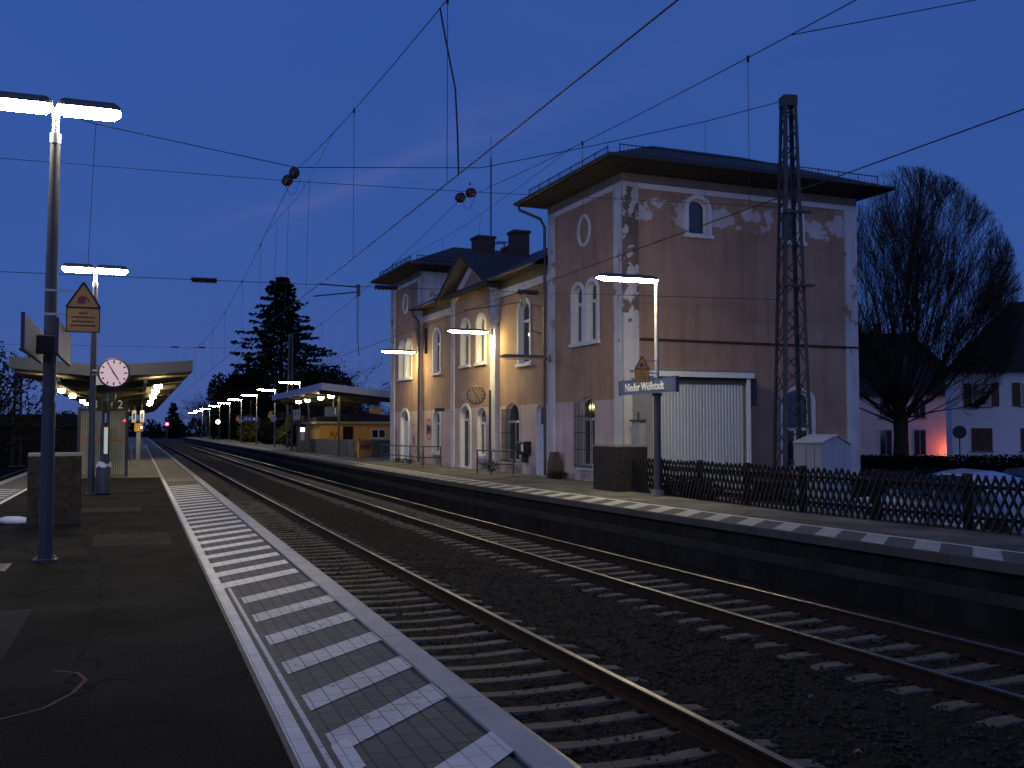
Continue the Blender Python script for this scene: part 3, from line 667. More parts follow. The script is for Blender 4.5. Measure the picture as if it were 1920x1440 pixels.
# destination display and track numbers
t = thing('train_display', 'dark train display box hung under the canopy end', 'display', (-.95, 35.6, 2.62))
b = MB(); b.box((-.20, 0, 0), (.24, .22, .62), 'navy'); b.build('case', t); b = MB(); b.box((-.01, -.012, .02), (.01, -.001, .60), 'metal')
for zz in (.06, .30, .56): b.box((-.05, -.014, zz), (.05, -.002, zz + .02), 'metal')
b.build('bracket', t); b = MB(); b.box((-.03, .09, .62), (.03, .13, .8), 'navy'); b.build('hanger', t)
for x, s, lab in ((-1.36, '3', 'hanging track sign with the numeral three, left under the island canopy'), (-.57, '2', 'hanging track sign with the numeral two, right under the island canopy')):
    t = thing('track_sign', lab, 'sign', (x, 36.5, 2.55), 0, 'track number signs under the island canopy')
    b = MB(); b.box((-.22, .0, -.2), (.22, .05, .2), 'black'); b.build('panel', t); text_mesh(s, .40, 'signwhite', 'number', t, facing((0, -.006, 0), (1, 0, 0)), .9)
    b = MB(); b.tube([(0, .02, .2), (0, .02, .7)], .015, 'black'); b.build('hanger', t)
# glass wind shelter
t = thing('glass_shelter', 'striped glass wind shelter with navy posts under the canopy', 'shelter', (-1.1, 38.5, 0))
gl, gnt, gb = newmat('etched_glass'); gb.inputs['Roughness'].default_value = .25; gb.inputs['Base Color'].default_value = (.55, .56, .42, 1); gb.inputs['Alpha'].default_value = .42; gb.inputs['Transmission Weight'].default_value = .2; gb.inputs['Roughness'].default_value = .6; M['etched'] = gl
for x in (-.86, -.06, .10, .74):
    b = MB(); b.box((x - .05, -.05, 0), (x + .05, .05, 2.5), 'navy'); b.build('post', t)
for x0, x1 in ((-.81, -.11), (.15, .69)):
    b = MB(); b.box((x0, -.01, .08), (x1, .01, 2.38), 'etched'); p = b.build('glass_pane', t)
    b = MB(); k = x0 + .02
    while k < x1 - .03: b.box((k, -.014, .1), (k + .036, -.0105, 2.36), 'etch_line'); k += .075
    b.build('etched_stripes', p); b = MB(); b.box((x0 + .01, -.018, 1.29), (x1 - .01, -.0145, 1.36), 'orange_st'); b.build('warning_band', p)
for x in (-.86, .74):
    b = MB(); b.box((x - .01, .05, .08), (x + .01, 3.4, 2.38), 'etched'); b.build('glass_pane', t)
b = MB(); b.box((-.91, .051, 2.39), (.79, 3.45, 2.46), 'navy'); b.build('roof_rail', t)
b = MB(); b.box((-.7, 1.2, .42), (.6, 1.65, .47), 'steel'); b.box((-.6, 1.3, 0), (-.5, 1.55, .419), 'steel'); b.box((.4, 1.3, 0), (.5, 1.55, .419), 'steel'); tag(b.build('bench'), 'brown bench inside the glass shelter', 'bench')
t = thing('vending_machine', 'glowing pale green front of a machine behind the second lamp', 'vending machine', (-1.02, 37.6, 0)); b = MB(); b.box((-.20, 0, .0), (.05, .5, 1.82), 'navy'); b.build('cabinet', t); b = MB(); b.box((-.08, -.012, .85), (.045, -.001, 1.78), 'ticket'); b.build('screen', t)
t = thing('ticket_validator', 'yellow ticket validator box on a grey post on the island', 'ticket validator', (.05, 59.9, 0))
b = MB(); b.box((-.11, -.1, 0), (.11, .1, 1.6), 'polew'); b.build('post', t); b = MB(); b.box((-.22, -.14, 1.6), (.22, .14, 2.06), 'yellow'); c_ = b.build('case', t); b = MB(); b.lathe([(.05, 0), (.05, .01)], (.15, -.152, 1.82), 'point', 10, 1); b.build('lamp', c_)
for x, lab in ((-.20, 'white hanging sign left above the yellow validator'), (.22, 'white hanging sign right above the yellow validator')):
    t = thing('hanging_sign', lab, 'sign', (x, 58.5, 2.1), 0, 'white signs above the validator'); b = MB(); b.box((-.11, 0, 0), (.11, .04, .66), 'signwhite'); b.build('panel', t); b = MB(); b.box((-.03, -.006, .2), (.04, -.001, .5), 'black'); b.build('figure', t); b = MB(); b.tube([(0, .02, .66), (0, .02, 1.3)], .02, 'black'); b.build('hanger', t)
t = thing('handrail', 'pale metal hoop railing beyond the glass shelter', 'railing', (-.05, 50, 0)); b = MB(); b.tube([(-.2, 0, 0), (-.2, 0, .95), (.12, 0, .95), (.12, 0, 0)], .025, 'metal'); b.build('hoop', t)

# ------------------------------------------------------------------ station building (local x into the building, local y along the facade away from the camera)
BT = thing('station_building', 'salmon and pink plastered station house with two towers and central gable', 'building', (14.02, 27.30, 0), R(2.0))
def arch_pts(y0, y1, zs, rise, n=10):
    if rise <= 0: return [(y0, zs), (y1, zs)]
    c = (y0 + y1) / 2; h = (y1 - y0) / 2
    return [(c - h * math.cos(math.pi * i / n), zs + rise * math.sin(math.pi * i / n)) for i in range(n + 1)]
def wall_with(mb, P, a0, a1, z0, z1, holes, mlow, mhigh, zcut=2.65, depth=.22, mrev='trim'):
    """P(a, z, d): point on wall plane pushed in by d"""
    A = sorted({a0, a1} | {h[0] for h in holes} | {h[1] for h in holes}); Z = sorted({z0, z1, zcut} | {h[2] for h in holes} | {h[3] + h[4] for h in holes}); Z = [z for z in Z if z0 <= z <= z1]
    for i in range(len(A) - 1):
        for j in range(len(Z) - 1):
            ca, cz = (A[i] + A[i + 1]) / 2, (Z[j] + Z[j + 1]) / 2
            if any(h[0] < ca < h[1] and h[2] < cz < h[3] + h[4] for h in holes): continue
            mb.quad(P(A[i], Z[j], 0), P(A[i + 1], Z[j], 0), P(A[i + 1], Z[j + 1], 0), P(A[i], Z[j + 1], 0), mlow if cz < zcut else mhigh)
    for h in holes:
        y0, y1, zb, zs, rise = h[:5]; pts = arch_pts(y0, y1, zs, rise); zt = zs + rise
        m = mlow if zt < zcut + .05 else mhigh
        if rise > 0:
            k = len(pts) // 2
            for i in range(k): mb.add([P(y0, zt, 0), P(*pts[i], 0), P(*pts[i + 1], 0)], [(0, 1, 2)], m)
            for i in range(k, len(pts) - 1): mb.add([P(y1, zt, 0), P(*pts[i], 0), P(*pts[i + 1], 0)], [(0, 1, 2)], m)
        out = [(y0, zb)] + pts + [(y1, zb)]
        for i in range(len(out)):
            p, q = out[i], out[(i + 1) % len(out)]
            mb.quad(P(*p, 0), P(*q, 0), P(*q, depth), P(*p, depth), mrev)
def ring(mb, P, inner, outer, d0, d1, m):
    n = len(inner)
    for i in range(n - 1):
        a, b_, c_, d_ = inner[i], inner[i + 1], outer[i + 1], outer[i]
        mb.quad(P(*a, d0), P(*b_, d0), P(*c_, d0), P(*d_, d0), m)
        mb.quad(P(*d_, d0), P(*c_, d0), P(*c_, d1), P(*d_, d1), m); mb.quad(P(*a, d0), P(*b_, d0), P(*b_, d1), P(*a, d1), m)
    for i in (0, n - 1): mb.quad(P(*inner[i], d0), P(*outer[i], d0), P(*outer[i], d1), P(*inner[i], d1), m)
def outline(y0, y1, zb, zs, rise, g_):
    return [(y0 - g_, zb)] + arch_pts(y0 - g_, y1 + g_, zs, rise + (g_ if rise > 0 else g_)) + [(y1 + g_, zb)]
def bx(mb, P, a0, a1, z0, z1, d0, d1, m):
    vs = [P(a0, z0, d0), P(a1, z0, d0), P(a1, z1, d0), P(a0, z1, d0), P(a0, z0, d1), P(a1, z0, d1), P(a1, z1, d1), P(a0, z1, d1)]
    mb.add(vs, [(0, 1, 2, 3), (7, 6, 5, 4), (0, 4, 5, 1), (1, 5, 6, 2), (2, 6, 7, 3), (3, 7, 4, 0)], m)
def window(P, h, parent=None, surround=.13, sill=True, mull=True, bars=False, fm='trim', gm='glass', door=None, depth=.2, transom=.68):
    parent = parent or BT
    y0, y1, zb, zs, rise = h; zt = zs + rise
    b = MB(); fw = .075
    inn = [(y0 + fw, zb + fw)] + arch_pts(y0 + fw, y1 - fw, zs, max(0, rise - fw)) + [(y1 - fw, zb + fw)]
    out = [(y0, zb)] + arch_pts(y0, y1, zs, rise) + [(y1, zb)]
    if rise <= 0: inn = [(y0 + fw, zb + fw), (y0 + fw, zt - fw), (y1 - fw, zt - fw), (y1 - fw, zb + fw)]; out = [(y0, zb), (y0, zt), (y1, zt), (y1, zb)]
    ring(b, P, inn, out, depth - .06, depth - .005, fm); bx(b, P, y0, y1, zb, zb + fw, depth - .06, depth - .005, fm)
    zt_ = zb + (zt - zb) * transom
    bx(b, P, y0 + fw, y1 - fw, zt_ - .05, zt_ + .05, depth - .075, depth - .004, fm)
    if mull: c = (y0 + y1) / 2; bx(b, P, c - .04, c + .04, zb + fw, zt_ - .05, depth - .07, depth - .004, fm)
    o = b.build('door' if door else 'window', parent)
    b = MB(); ins = [(y0 + .02, zb + .02)] + arch_pts(y0 + .02, y1 - .02, zs, max(rise - .02, 0)) + [(y1 - .02, zb + .02)]
    n = len(ins); b.add([P(*p, depth - .018) for p in ins], [tuple(range(n))], gm); b.build('pane', o)
    if door:
        b = MB(); bx(b, P, y0 + .05, y1 - .05, zb, zt_ - .05, depth - .055, depth - .02, door)
        for za, zc in ((.15, .9), (1.05, zt_ - zb - .2)): bx(b, P, y0 + .2, y1 - .2, zb + za, zb + zc, depth - .068, depth - .055, door)
        b.build('door_leaf', o); b = MB(); bx(b, P, y0 + .12, y0 + .16, zb + 1.0, zb + 1.15, depth - .11, depth - .07, 'metal'); b.build('handle', o)
    if surround:
        b = MB(); s_ = surround; zz = zb
        ring(b, P, outline(y0, y1, zz, zs, rise, 0.0), outline(y0, y1, zz, zs, rise, s_), -.045, .0, 'trim'); b.build('surround', o)
    if sill:
        b = MB(); bx(b, P, y0 - surround - .05, y1 + surround + .05, zb - .12, zb, -.10, .06, 'trim'); b.build('sill', o)
    if bars:
        b = MB(); k = y0 - .08
        while k < y1 + .1: bx(b, P, k, k + .018, zb - .05, zs + rise * .55, -.16, -.142, 'iron'); k += .105
        for zz in (zb, zb + .55, zb + 1.1, zb + 1.65): bx(b, P, y0 - .1, y1 + .12, zz, zz + .03, -.164, -.138, 'iron')
        for kk in (y0 - .08, y1 + .06): bx(b, P, kk, kk + .018, zb, zb + .02, -.137, .0, 'iron'); bx(b, P, kk, kk + .018, zb + 1.66, zb + 1.68, -.137, .0, 'iron')
        b.build('bars', o)
    return o
def PF(off):  # facade plane pushed back by off
    return lambda a, z, d: (off + d, a, z)
def PS(off): return lambda a, z, d: (a, off + d, z)
TW = 5.40; TD = 9.20; WT = 9.72; F0 = 20.8; F1 = 26.15
upR = [(1.66, 2.40, 4.62, 6.28, .30), (2.70, 3.44, 4.62, 6.28, .30)]; loR = [(1.90, 3.0, .48, 2.45, .34)]
upM = [(7.42, 8.48, 4.25, 6.25, .42)]; loM = [(5.95, 6.87, 0.02, 2.40, .22), (8.52, 9.9, .46, 2.25, .50)]
upG = [(11.78, 12.72, 4.55, 6.20, .34), (13.70, 14.68, 4.55, 6.20, .34)]; loG = [(11.68, 12.70, .60, 2.2, .42), (13.55, 14.72, .02, 2.25, .48)]
upN = [(18.10, 19.08, 4.45, 6.15, .38)]; loN = [(18.05, 19.08, .62, 2.2, .42)]
upL = [(22.35, 23.3, 4.42, 6.05, .30), (23.6, 24.55, 4.42, 6.05, .30)]; loL = [(22.8, 24.1, .02, 2.2, .5)]
b = MB()
MO = .14   # middle range stands slightly back
wall_with(b, PF(0), 0, TW, -.7, WT, upR + loR, 'pinkw', 'salmon')
wall_with(b, PF(MO), TW, 10.55, -.7, 7.75, upM + loM, 'pinkw', 'salmon')
wall_with(b, PF(0), 10.55, 16.05, -.7, 7.75, upG + loG, 'pinkw', 'salmon')
wall_with(b, PF(MO), 16.05, F0, -.7, 7.75, upN + loN, 'pinkw', 'salmon')
wall_with(b, PF(0), F0, F1, -.7, WT, upL + loL, 'pinkw', 'salmon')
b.add([(0, 10.55, 7.75), (0, 16.05, 7.75), (0, 13.3, 9.15)], [(0, 1, 2)], 'salmon')
for y in (TW, F0): b.quad((0, y, -.7), (MO, y, -.7), (MO, y, WT), (0, y, WT), 'pinkw')
for y in (10.55, 16.05): b.quad((0, y, -.7), (MO, y, -.7), (MO, y, 7.75), (0, y, 7.75), 'white_pl')
sw = [(2.42, 3.16, 7.98, 8.85, .30), (6.05, 6.9, 8.02, 8.85, .30), (6.05, 7.25, .4, 2.65, .38)]
wall_with(b, PS(0), 0, TD, -.7, WT, sw, 'salmon', 'salmon_worn', zcut=5.2)
b.quad((MO, TW, 7.0), (TD, TW, 7.0), (TD, TW, WT), (MO, TW, WT), 'salmon')
b.quad((MO, F0, 6.0), (TD, F0, 6.0), (TD, F0, WT), (MO, F0, WT), 'white_pl')
b.quad((0, F1, -.7), (TD, F1, -.7), (TD, F1, WT), (0, F1, WT), 'salmon')
b.quad((TD, 0, -.7), (TD, F1, -.7), (TD, F1, WT), (TD, 0, WT), 'salmon')
b.build('wall', BT)
for h in upR: window(PF(0), h, mull=True)
window(PF(0), loR[0], surround=0, bars=True, mull=True)
window(PF(MO), upM[0], mull=False); window(PF(MO), loM[0], surround=0, sill=False, door='whitedoor', fm='whitedoor', transom=.70); window(PF(MO), loM[1], surround=0, bars=True)
for h in upG: window(PF(0), h)
window(PF(0), loG[0], surround=0); window(PF(0), loG[1], sill=False, door='green', transom=.78)
window(PF(MO), upN[0], mull=False); window(PF(MO), loN[0])
for h in upL: window(PF(0), h)
window(PF(0), loL[0], sill=False, door='whitedoor', fm='whitedoor', transom=.78, surround=.16)
window(PS(0), sw[0], mull=False, transom=.99); window(PS(0), sw[1], mull=False, transom=.99); window(PS(0), sw[2], surround=.12, transom=.5)
# oval blind windows
for yc in (2.58, 23.45):
    b = MB(); n = 24
    for i in range(n):
        a, c = 2 * math.pi * i / n, 2 * math.pi * (i + 1) / n
        q = [(yc + ry * math.cos(t), 8.38 + rz2 * math.sin(t)) for t, ry, rz2 in ((a, .36, .44), (c, .36, .44), (c, .46, .55), (a, .46, .55))]
        b.quad(*[(-.05, u, v) for u, v in q], 'trim'); b.quad((-.05, *q[3]), (-.05, *q[2]), (0, *q[2]), (0, *q[3]), 'trim'); b.quad((-.05, *q[0]), (-.05, *q[1]), (0, *q[1]), (0, *q[0]), 'trim')
    b.build('oval_ornament', BT)
# pilaster strips
def pil(a0, a1, z0, z1, P, m, pr=.05):
    b = MB(); bx(b, P, a0, a1, z0, z1, -pr, -.001, m); b.build('pilaster', BT)
pil(-.05, .48, -.6, 9.45, PF(0), 'white_pl'); pil(-.049, .56, -.6, 9.45, PS(0), 'white_old'); pil(4.9, TW + .001, -.6, 9.45, PF(0), 'white_pl')
pil(10.55, 11.1, -.6, 7.5, PF(0), 'white_pl'); pil(15.6, 16.05, -.6, 7.5, PF(0), 'white_pl')
pil(F0, F0 + .35, -.6, 9.45, PF(0), 'white_pl'); pil(F1 - .75, F1 + .05, -.6, 9.45, PF(0), 'white_pl'); pil(8.72, TD + .05, -.6, 9.45, PS(0), 'white_pl')
# frieze, ledge
b = MB(); bx(b, PF(0), .49, 4.89, 9.28, 9.45, -.04, -.001, 'trim'); bx(b, PS(0), .57, 8.71, 9.28, 9.45, -.04, -.001, 'trim'); bx(b, PF(0), F0 + .36, F1 - .76, 9.28, 9.45, -.04, -.001, 'trim')
bx(b, PF(0), -.06, TW, 9.451, WT, -.06, -.001, 'eave_trim'); bx(b, PS(0), 0, TD + .06, 9.451, WT, -.06, -.001, 'eave_trim'); bx(b, PF(0), F0, F1 + .06, 9.451, WT, -.06, -.001, 'eave_trim')
bx(b, PF(MO), TW, 10.54, 7.1, 7.4, -.04, -.001, 'trim'); bx(b, PF(MO), 16.06, F0, 7.1, 7.4, -.04, -.001, 'trim'); bx(b, PF(MO), TW, 10.54, 7.401, 7.74, -.06, -.001, 'eave_trim'); bx(b, PF(MO), 16.06, F0, 7.401, 7.74, -.06, -.001, 'eave_trim')
for s in (-1, 1):  # raking strip on the gable
    ya, yb = 13.3 + s * 2.75, 13.3
    q = [(ya, 7.2), (ya, 7.62), (yb, 9.02), (yb, 8.6)]
    b.add([(-.04, *p) for p in q] + [(-.001, *p) for p in q], [(0, 1, 2, 3), (7, 6, 5, 4), (0, 4, 5, 1), (1, 5, 6, 2), (2, 6, 7, 3), (3, 7, 4, 0)], 'trim')
b.build('cornice', BT)
b = MB(); bx(b, PS(0), .57, TD + .12, 4.49, 4.56, -.07, -.002, "eave"); b.build('ledge', BT)
# roofs
OV = .9
def hip(y0, y1):
    b = MB(); x0, x1, a0, a1 = -OV, TD + OV, y0 - OV, y1 + OV; yc = (y0 + y1) / 2; hw = (a1 - a0) / 2; r0, r1 = x0 + hw, x1 - hw; zr = 11.6; ze = 10.02
    e = [(x0, a0, ze), (x1, a0, ze), (x1, a1, ze), (x0, a1, ze)]; rg = [(r0, yc, zr), (r1, yc, zr)]
    b.add(e + rg, [(0, 1, 5, 4), (1, 2, 5), (2, 3, 4, 5), (3, 0, 4)], 'tile')
    lo = [(x, y, 9.90) for x, y, z in e]; b.add(e + lo, [(0, 1, 5, 4), (1, 2, 6, 5), (2, 3, 7, 6), (3, 0, 4, 7)], 'eave')
    iw = [(0, y0, 9.70), (TD, y0, 9.70), (TD, y1, 9.70), (0, y1, 9.70)]; iw = [(-.03, y0 - .03, 9.73), (TD + .03, y0 - .03, 9.73), (TD + .03, y1 + .03, 9.73), (-.03, y1 + .03, 9.73)]
    b.add(lo + iw, [(0, 1, 5, 4), (1, 2, 6, 5), (2, 3, 7, 6), (3, 0, 4, 7)], 'eave')
    o = b.build('roof', BT)
    g_ = MB(); q = [(x0 - .05, a0 - .05, 9.98), (x1 + .05, a0 - .05, 9.98), (x1 + .05, a1 + .05, 9.98), (x0 - .05, a1 + .05, 9.98)]
    for i in range(4): g_.tube([q[i], q[(i + 1) % 4]], .06, 'zinc', 8)
    g_.build('gutter', o)
    s = MB()
    def guard(p, q, n):
        p, q = Vector(p), Vector(q)
        for zz in (.04, .30): s.tube([p + Vector((0, 0, zz)), q + Vector((0, 0, zz))], .016, 'iron', 4)
        for i in range(n + 1):
            c = p.lerp(q, i / n); s.tube([c, c + Vector((0, 0, .34))], .020 if i % 6 == 0 else .008, 'iron', 4)
    guard((x0 + .3, a0 + .7, 10.12), (x0 + .3, a1 - .5, 10.12), 42); guard((x0 + .5, a0 + .3, 10.12), (x1 - .4, a0 + .3, 10.12), 72)
    s.build('snow_guard', o)
    return o
hip(0, TW); hip(F0, F1)
b = MB(); xe = -.55; ze = 7.74; xr = 4.6; zr = 10.35; sl_ = (zr - ze) / (xr - xe)
for a, c in ((TW + .06, 10.45), (16.15, F0 - .06)): pass
Y0, Y1 = TW + .002, F0 - .002
b.quad((xe, Y0, ze), (xe, Y1, ze), (xr, Y1, zr), (xr, Y0, zr), 'tile'); b.quad((xr, Y0, zr), (xr, Y1, zr), (TD + .5, Y1, 7.8), (TD + .5, Y0, 7.8), 'tile')
b.quad((xe, Y0, ze), (xe, Y1, ze), (xe, Y1, ze - .1), (xe, Y0, ze - .1), 'eave'); b.quad((xe, Y0, ze - .1), (xe, Y1, ze - .1), (MO + .02, Y1, 7.72), (MO + .02, Y0, 7.72), 'eave')
rf = b.build('roof', BT)
for ya, yb in ((Y0, 9.9), (16.7, Y1)): g_ = MB(); g_.tube([(xe - .05, ya, 7.72), (xe - .05, yb, 7.72)], .06, 'zinc', 8); g_.build('gutter', rf)
b = MB(); gx0 = -.65; ap = 9.42; ft = 7.60; hw = 3.35; gx1 = xe + (ap - ze) / sl_ + .1
for s in (-1, 1):
    yf = 13.3 + s * hw
    for dz, m in ((0, 'tile'), (-.16, 'eave')):
        zf = ft + dz; za = ap + dz; xf = max(gx0, xe + (zf - ze) / sl_)
        b.quad((gx0, yf, zf), (xf + (0 if dz else .02), yf, zf), (gx1, 13.3, za), (gx0, 13.3, za), m)
    b.quad((gx0, yf, ft), (gx0, 13.3, ap), (gx0, 13.3, ap - .16), (gx0, yf, ft - .16), 'eave'); b.quad((gx0, yf, ft), (gx0 + .6, yf, ft), (gx0 + .6, yf, ft - .16), (gx0, yf, ft - .16), 'eave')
    b.quad((gx0 + .03, yf, ft - .18), (gx0 + .03, 13.3, ap - .18), (-.001, 13.3, ap - .20), (-.001, yf, ft - .20), 'eave_trim')
b.build('roof', BT)
# chimneys, antenna, downpipes
for x0, y0, sx, sy, z0, z1 in ((2.5, 19.2, .9, 1.0, 8.8, 11.35), (2.9, 15.45, .75, .8, 9.0, 10.95), (2.95, 16.26, .7, .9, 9.0, 10.35)):
    b = MB(); b.box((x0, y0, z0), (x0 + sx, y0 + sy, z1), 'brick'); b.box((x0 - .06, y0 - .06, z1), (x0 + sx + .06, y0 + sy + .06, z1 + .12), 'brick'); b.build('chimney', BT)
b = MB(); b.tube([(3.0, 18.75, 9.2), (3.0, 18.75, 15.3)], .035, 'iron', 6); b.tube([(3.0, 18.75, 15.3), (3.0, 18.75, 16.4)], .014, 'iron', 5)
b.tube([(3.0, 18.75, 10.9), (3.0, 17.0, 10.75)], .02, 'iron', 5); b.tube([(3.0, 17.0, 9.6), (3.0, 17.0, 10.75)], .03, 'iron', 5)
for k in range(6): b.tube([(2.65, 17.1 + k * .12, 10.8), (3.35, 17.1 + k * .12, 10.8)], .008, 'iron', 4)
b.build('antenna', BT)
def pipe(pts, r=.055):
    b = MB(); b.tube(pts, r, 'zinc', 10)
    for p, q in zip(pts[:-1], pts[1:]):
        if abs(p[2] - q[2]) > 2: 
            for k in range(1, 4): c = Vector(p).lerp(Vector(q), k / 4); b.tube([c - Vector((0, 0, .03)), c + Vector((0, 0, .03))], r + .012, 'zinc', 10)
    b.build('downpipe', BT, True)
pipe([(-.92, 6.1, 9.95), (-.88, 6.08, 9.72), (-.25, 5.62, 9.35), (-.11, 5.55, 9.05), (-.11, 5.55, .05)])
pipe([(-.6, 20.4, 7.7), (-.55, 20.4, 7.45), (-.16, 20.68, 7.15), (-.12, 20.72, 6.9), (-.12, 20.72, .05)])
b = MB(); b.tube([(-.08, 5.70, .02), (-.08, 5.70, 1.4)], .06, 'signwhite', 8); b.build('pipe_shoe', BT)
# weathered dado patches and graffiti on the facade
def scrawl(mb, P, pts, wd, m, d=-.006, closed=False):
    pts = pts + ([pts[0]] if closed else [])
    for (a, z), (c, zz) in zip(pts[:-1], pts[1:]):
        v = Vector((c - a, zz - z)); n_ = Vector((-v.y, v.x)).normalized() * wd / 2; e = v.normalized() * wd * .3
        q = [(a - n_.x - e.x, z - n_.y - e.y), (c - n_.x + e.x, zz - n_.y + e.y), (c + n_.x + e.x, zz + n_.y + e.y), (a + n_.x - e.x, z + n_.y - e.y)]
        mb.quad(*[P(u, v2, d) for u, v2 in q], m)
P = PF(MO); b = MB()
c0, cz = 20.0 - .15, 1.72
scrawl(b, P, [(c0 + .42 * math.cos(t) * (1 + .1 * math.sin(3 * t)), cz + .5 * math.sin(t)) for t in [i * .35 for i in range(18)]], .08, 'graf_red', -.004)
zz = [(c0 + .28, cz - .25), (c0 + .24, cz + .2), (c0 + .12, cz - .2), (c0 + .05, cz + .22), (c0 - .05, cz - .18), (c0 - .12, cz + .18), (c0 - .24, cz - .2), (c0 - .28, cz + .15)]
scrawl(b, P, zz, .10, 'graf_navy', -.007)
P2 = PF(0)
for (yc, m) in ((21.95, 'graf_blue'), (25.0, 'graf_red')):
    pts = [(yc + rnd.uniform(-.35, .35), 1.3 + rnd.uniform(-.5, .5)) for _ in range(7)]; scrawl(b, P2, pts, .04, m, -.004 if m == 'graf_blue' else -.055)
scrawl(b, P2, [(22.15, 1.9), (21.75, 1.95)], .05, 'graf_blue', -.008); scrawl(b, P2, [(21.95, .6), (21.95, 1.5)], .04, 'graf_blue', -.008)
b.build('graffiti', BT)
b = MB(); bx(b, PF(0), 14.2, 14.75, 3.05, 3.42, -.02, -.001, 'greyboard'); b.build('wall_panel', BT)
b = MB(); b.tube([(-.15, 5.9, 6.2), (-.5, 5.9, 6.25), (-.5, 5.9, 5.3), (-.12, 5.9, 5.2)], .02, 'iron'); b.build('wall_bracket', BT)
b = MB(); b.box((.02, 20.15, 5.5), (MO - .001, 20.32, 6.75), 'eave'); b.build('wall_bracket', BT)

# lamps on brackets at the facade
def wpt(x, y, z=0): c, s = math.cos(R(2)), math.sin(R(2)); return (14.02 + x * c - y * s, 27.30 + x * s + y * c, z)
def wall_lamp(y, z, lit, label):
    t = thing('wall_lamp', label, 'lamp', wpt(0, y, z), R(2), 'lamps on the station facade')
    h = MB(); d = MB(); d.lensmat = M['tube'] if lit else M['etched']; lamp_head(h, d, -1.95, -.27, 0, .125); hh = h.build('lamp_head', t, True); d.build('lens', hh, True)
    b = MB(); b.tube([(-.30, 0, .03), (-.14, 0, -.02)], .04, 'housing'); b.box((-.15, -.14, -.12), (-.061, .14, -.07), 'housing'); b.box((-.11, -.09, -.07), (-.061, .09, .12), 'housing'); b.build('bracket', t)
wall_lamp(10.82, 5.70, True, 'lit lamp on the facade above the yellowish clock'); wall_lamp(21.0, 5.62, True, 'lit lamp on the far tower of the station'); wall_lamp(5.25, 4.25, False, 'unlit dark lamp arm beside the near downpipe')
t = thing('security_camera', 'black camera on a bracket left of the green door', 'camera', wpt(-.05, 15.75, 2.58), R(2))
b = MB(); b.box((-.75, .1, -.05), (-.35, .35, .10), 'black'); b.build('body', t); b = MB(); b.tube([(-.36, .2, 0), (-.2, .1, -.05), (-.002, 0, -.05)], .03, 'metal'); b.build('bracket', t)
t = thing('ticket_validator', 'black ticket validator box on the wall by the white door', 'ticket validator', wpt(MO, 7.7, .75), R(2))
b = MB(); b.prism([(-.25, 0), (-.30, .12), (-.30, .45), (-.22, .5), (-.001, .5), (-.001, 0)], 1, -.36, .36, 'black'); b.build('case', t); b = MB(); b.box((-.20, -.12, -.3), (-.001, .12, -.001), 'iron'); b.build('lower_box', t); b = MB(); b.box((-.315, -.3, .12), (-.302, -.12, .40), 'signwhite'); b.build('label_plate', t)

# railings in front of the facade
def railing(pts, label, h=.9):
    t = thing('railing', label, 'railing', (*pts[0], 0), 0, 'grey tube railings before the station'); o = Vector((*pts[0], 0))
    p = [Vector((*q, 0)) - o for q in pts]
    for q in p: b = MB(); b.tube([q, q + Vector((0, 0, h))], .03, 'pole', 8); b.build('post', t)
    for zz in (h, h * .45): b = MB(); b.tube([q + Vector((0, 0, zz)) for q in p], .028, 'pole', 8); b.build('bar', t)
railing([wpt(-.95, 24.6)[:2], wpt(-.95, 21.9)[:2], wpt(-.95, 19.4)[:2], wpt(-.95, 17.3)[:2], wpt(-.1, 17.3)[:2]], 'long grey railing under the far tower')
railing([wpt(-1.25, 9.4)[:2], wpt(-1.25, 7.95)[:2], wpt(-.55, 7.4)[:2]], 'short grey railing before the barred window')
t = thing('stone_block', 'brown weathered stone bollard at the foot of the near tower', 'bollard', wpt(-.30, 4.35, 0), R(2)); b = MB(); b.prism([(-.22, 0), (.25, 0), (.2, .55), (.1, .92), (-.08, .92), (-.18, .5)], 1, -.18, .18, mat('old_stone', (.085, .065, .055), .95, var=.4, scale=6, bump=.6)); b.build('block', t)
def clump(mb, c, r, n, m, s=.08, flat=1.0, shell=.0):
    for _ in range(n):
        d = Vector((rnd.gauss(0, 1), rnd.gauss(0, 1), rnd.gauss(0, 1))).normalized() * (rnd.random() ** (1 / 3) * (1 - shell) + shell)
        p = Vector(c) + Vector((d.x * r[0], d.y * r[1], d.z * r[2])); 
        a = Vector((rnd.gauss(0, 1), rnd.gauss(0, 1), rnd.gauss(0, flat))).normalized() * s * rnd.uniform(.6, 1.4); q = a.orthogonal().normalized() * s * .45
        mb.add([p - a, p + q, p + a, p - q], [(0, 1, 2, 3)], m)
for y, hh, lab in ((9.9, .5, 'green weed growing between the wall and short railing'), (4.0, .3, 'low weed by the stone bollard'), (22, .25, 'low weed strip under the long railing')):
    b = MB(); x, yy_, _ = wpt(-.5 if y > 9 else -.35, y); clump(b, (x, yy_, hh * .5), (.32, .6 if y < 20 else 2.2, hh * .5), 320, 'leaf', .045); tag(b.build('weed'), lab, 'weed', 'weeds along the station wall')

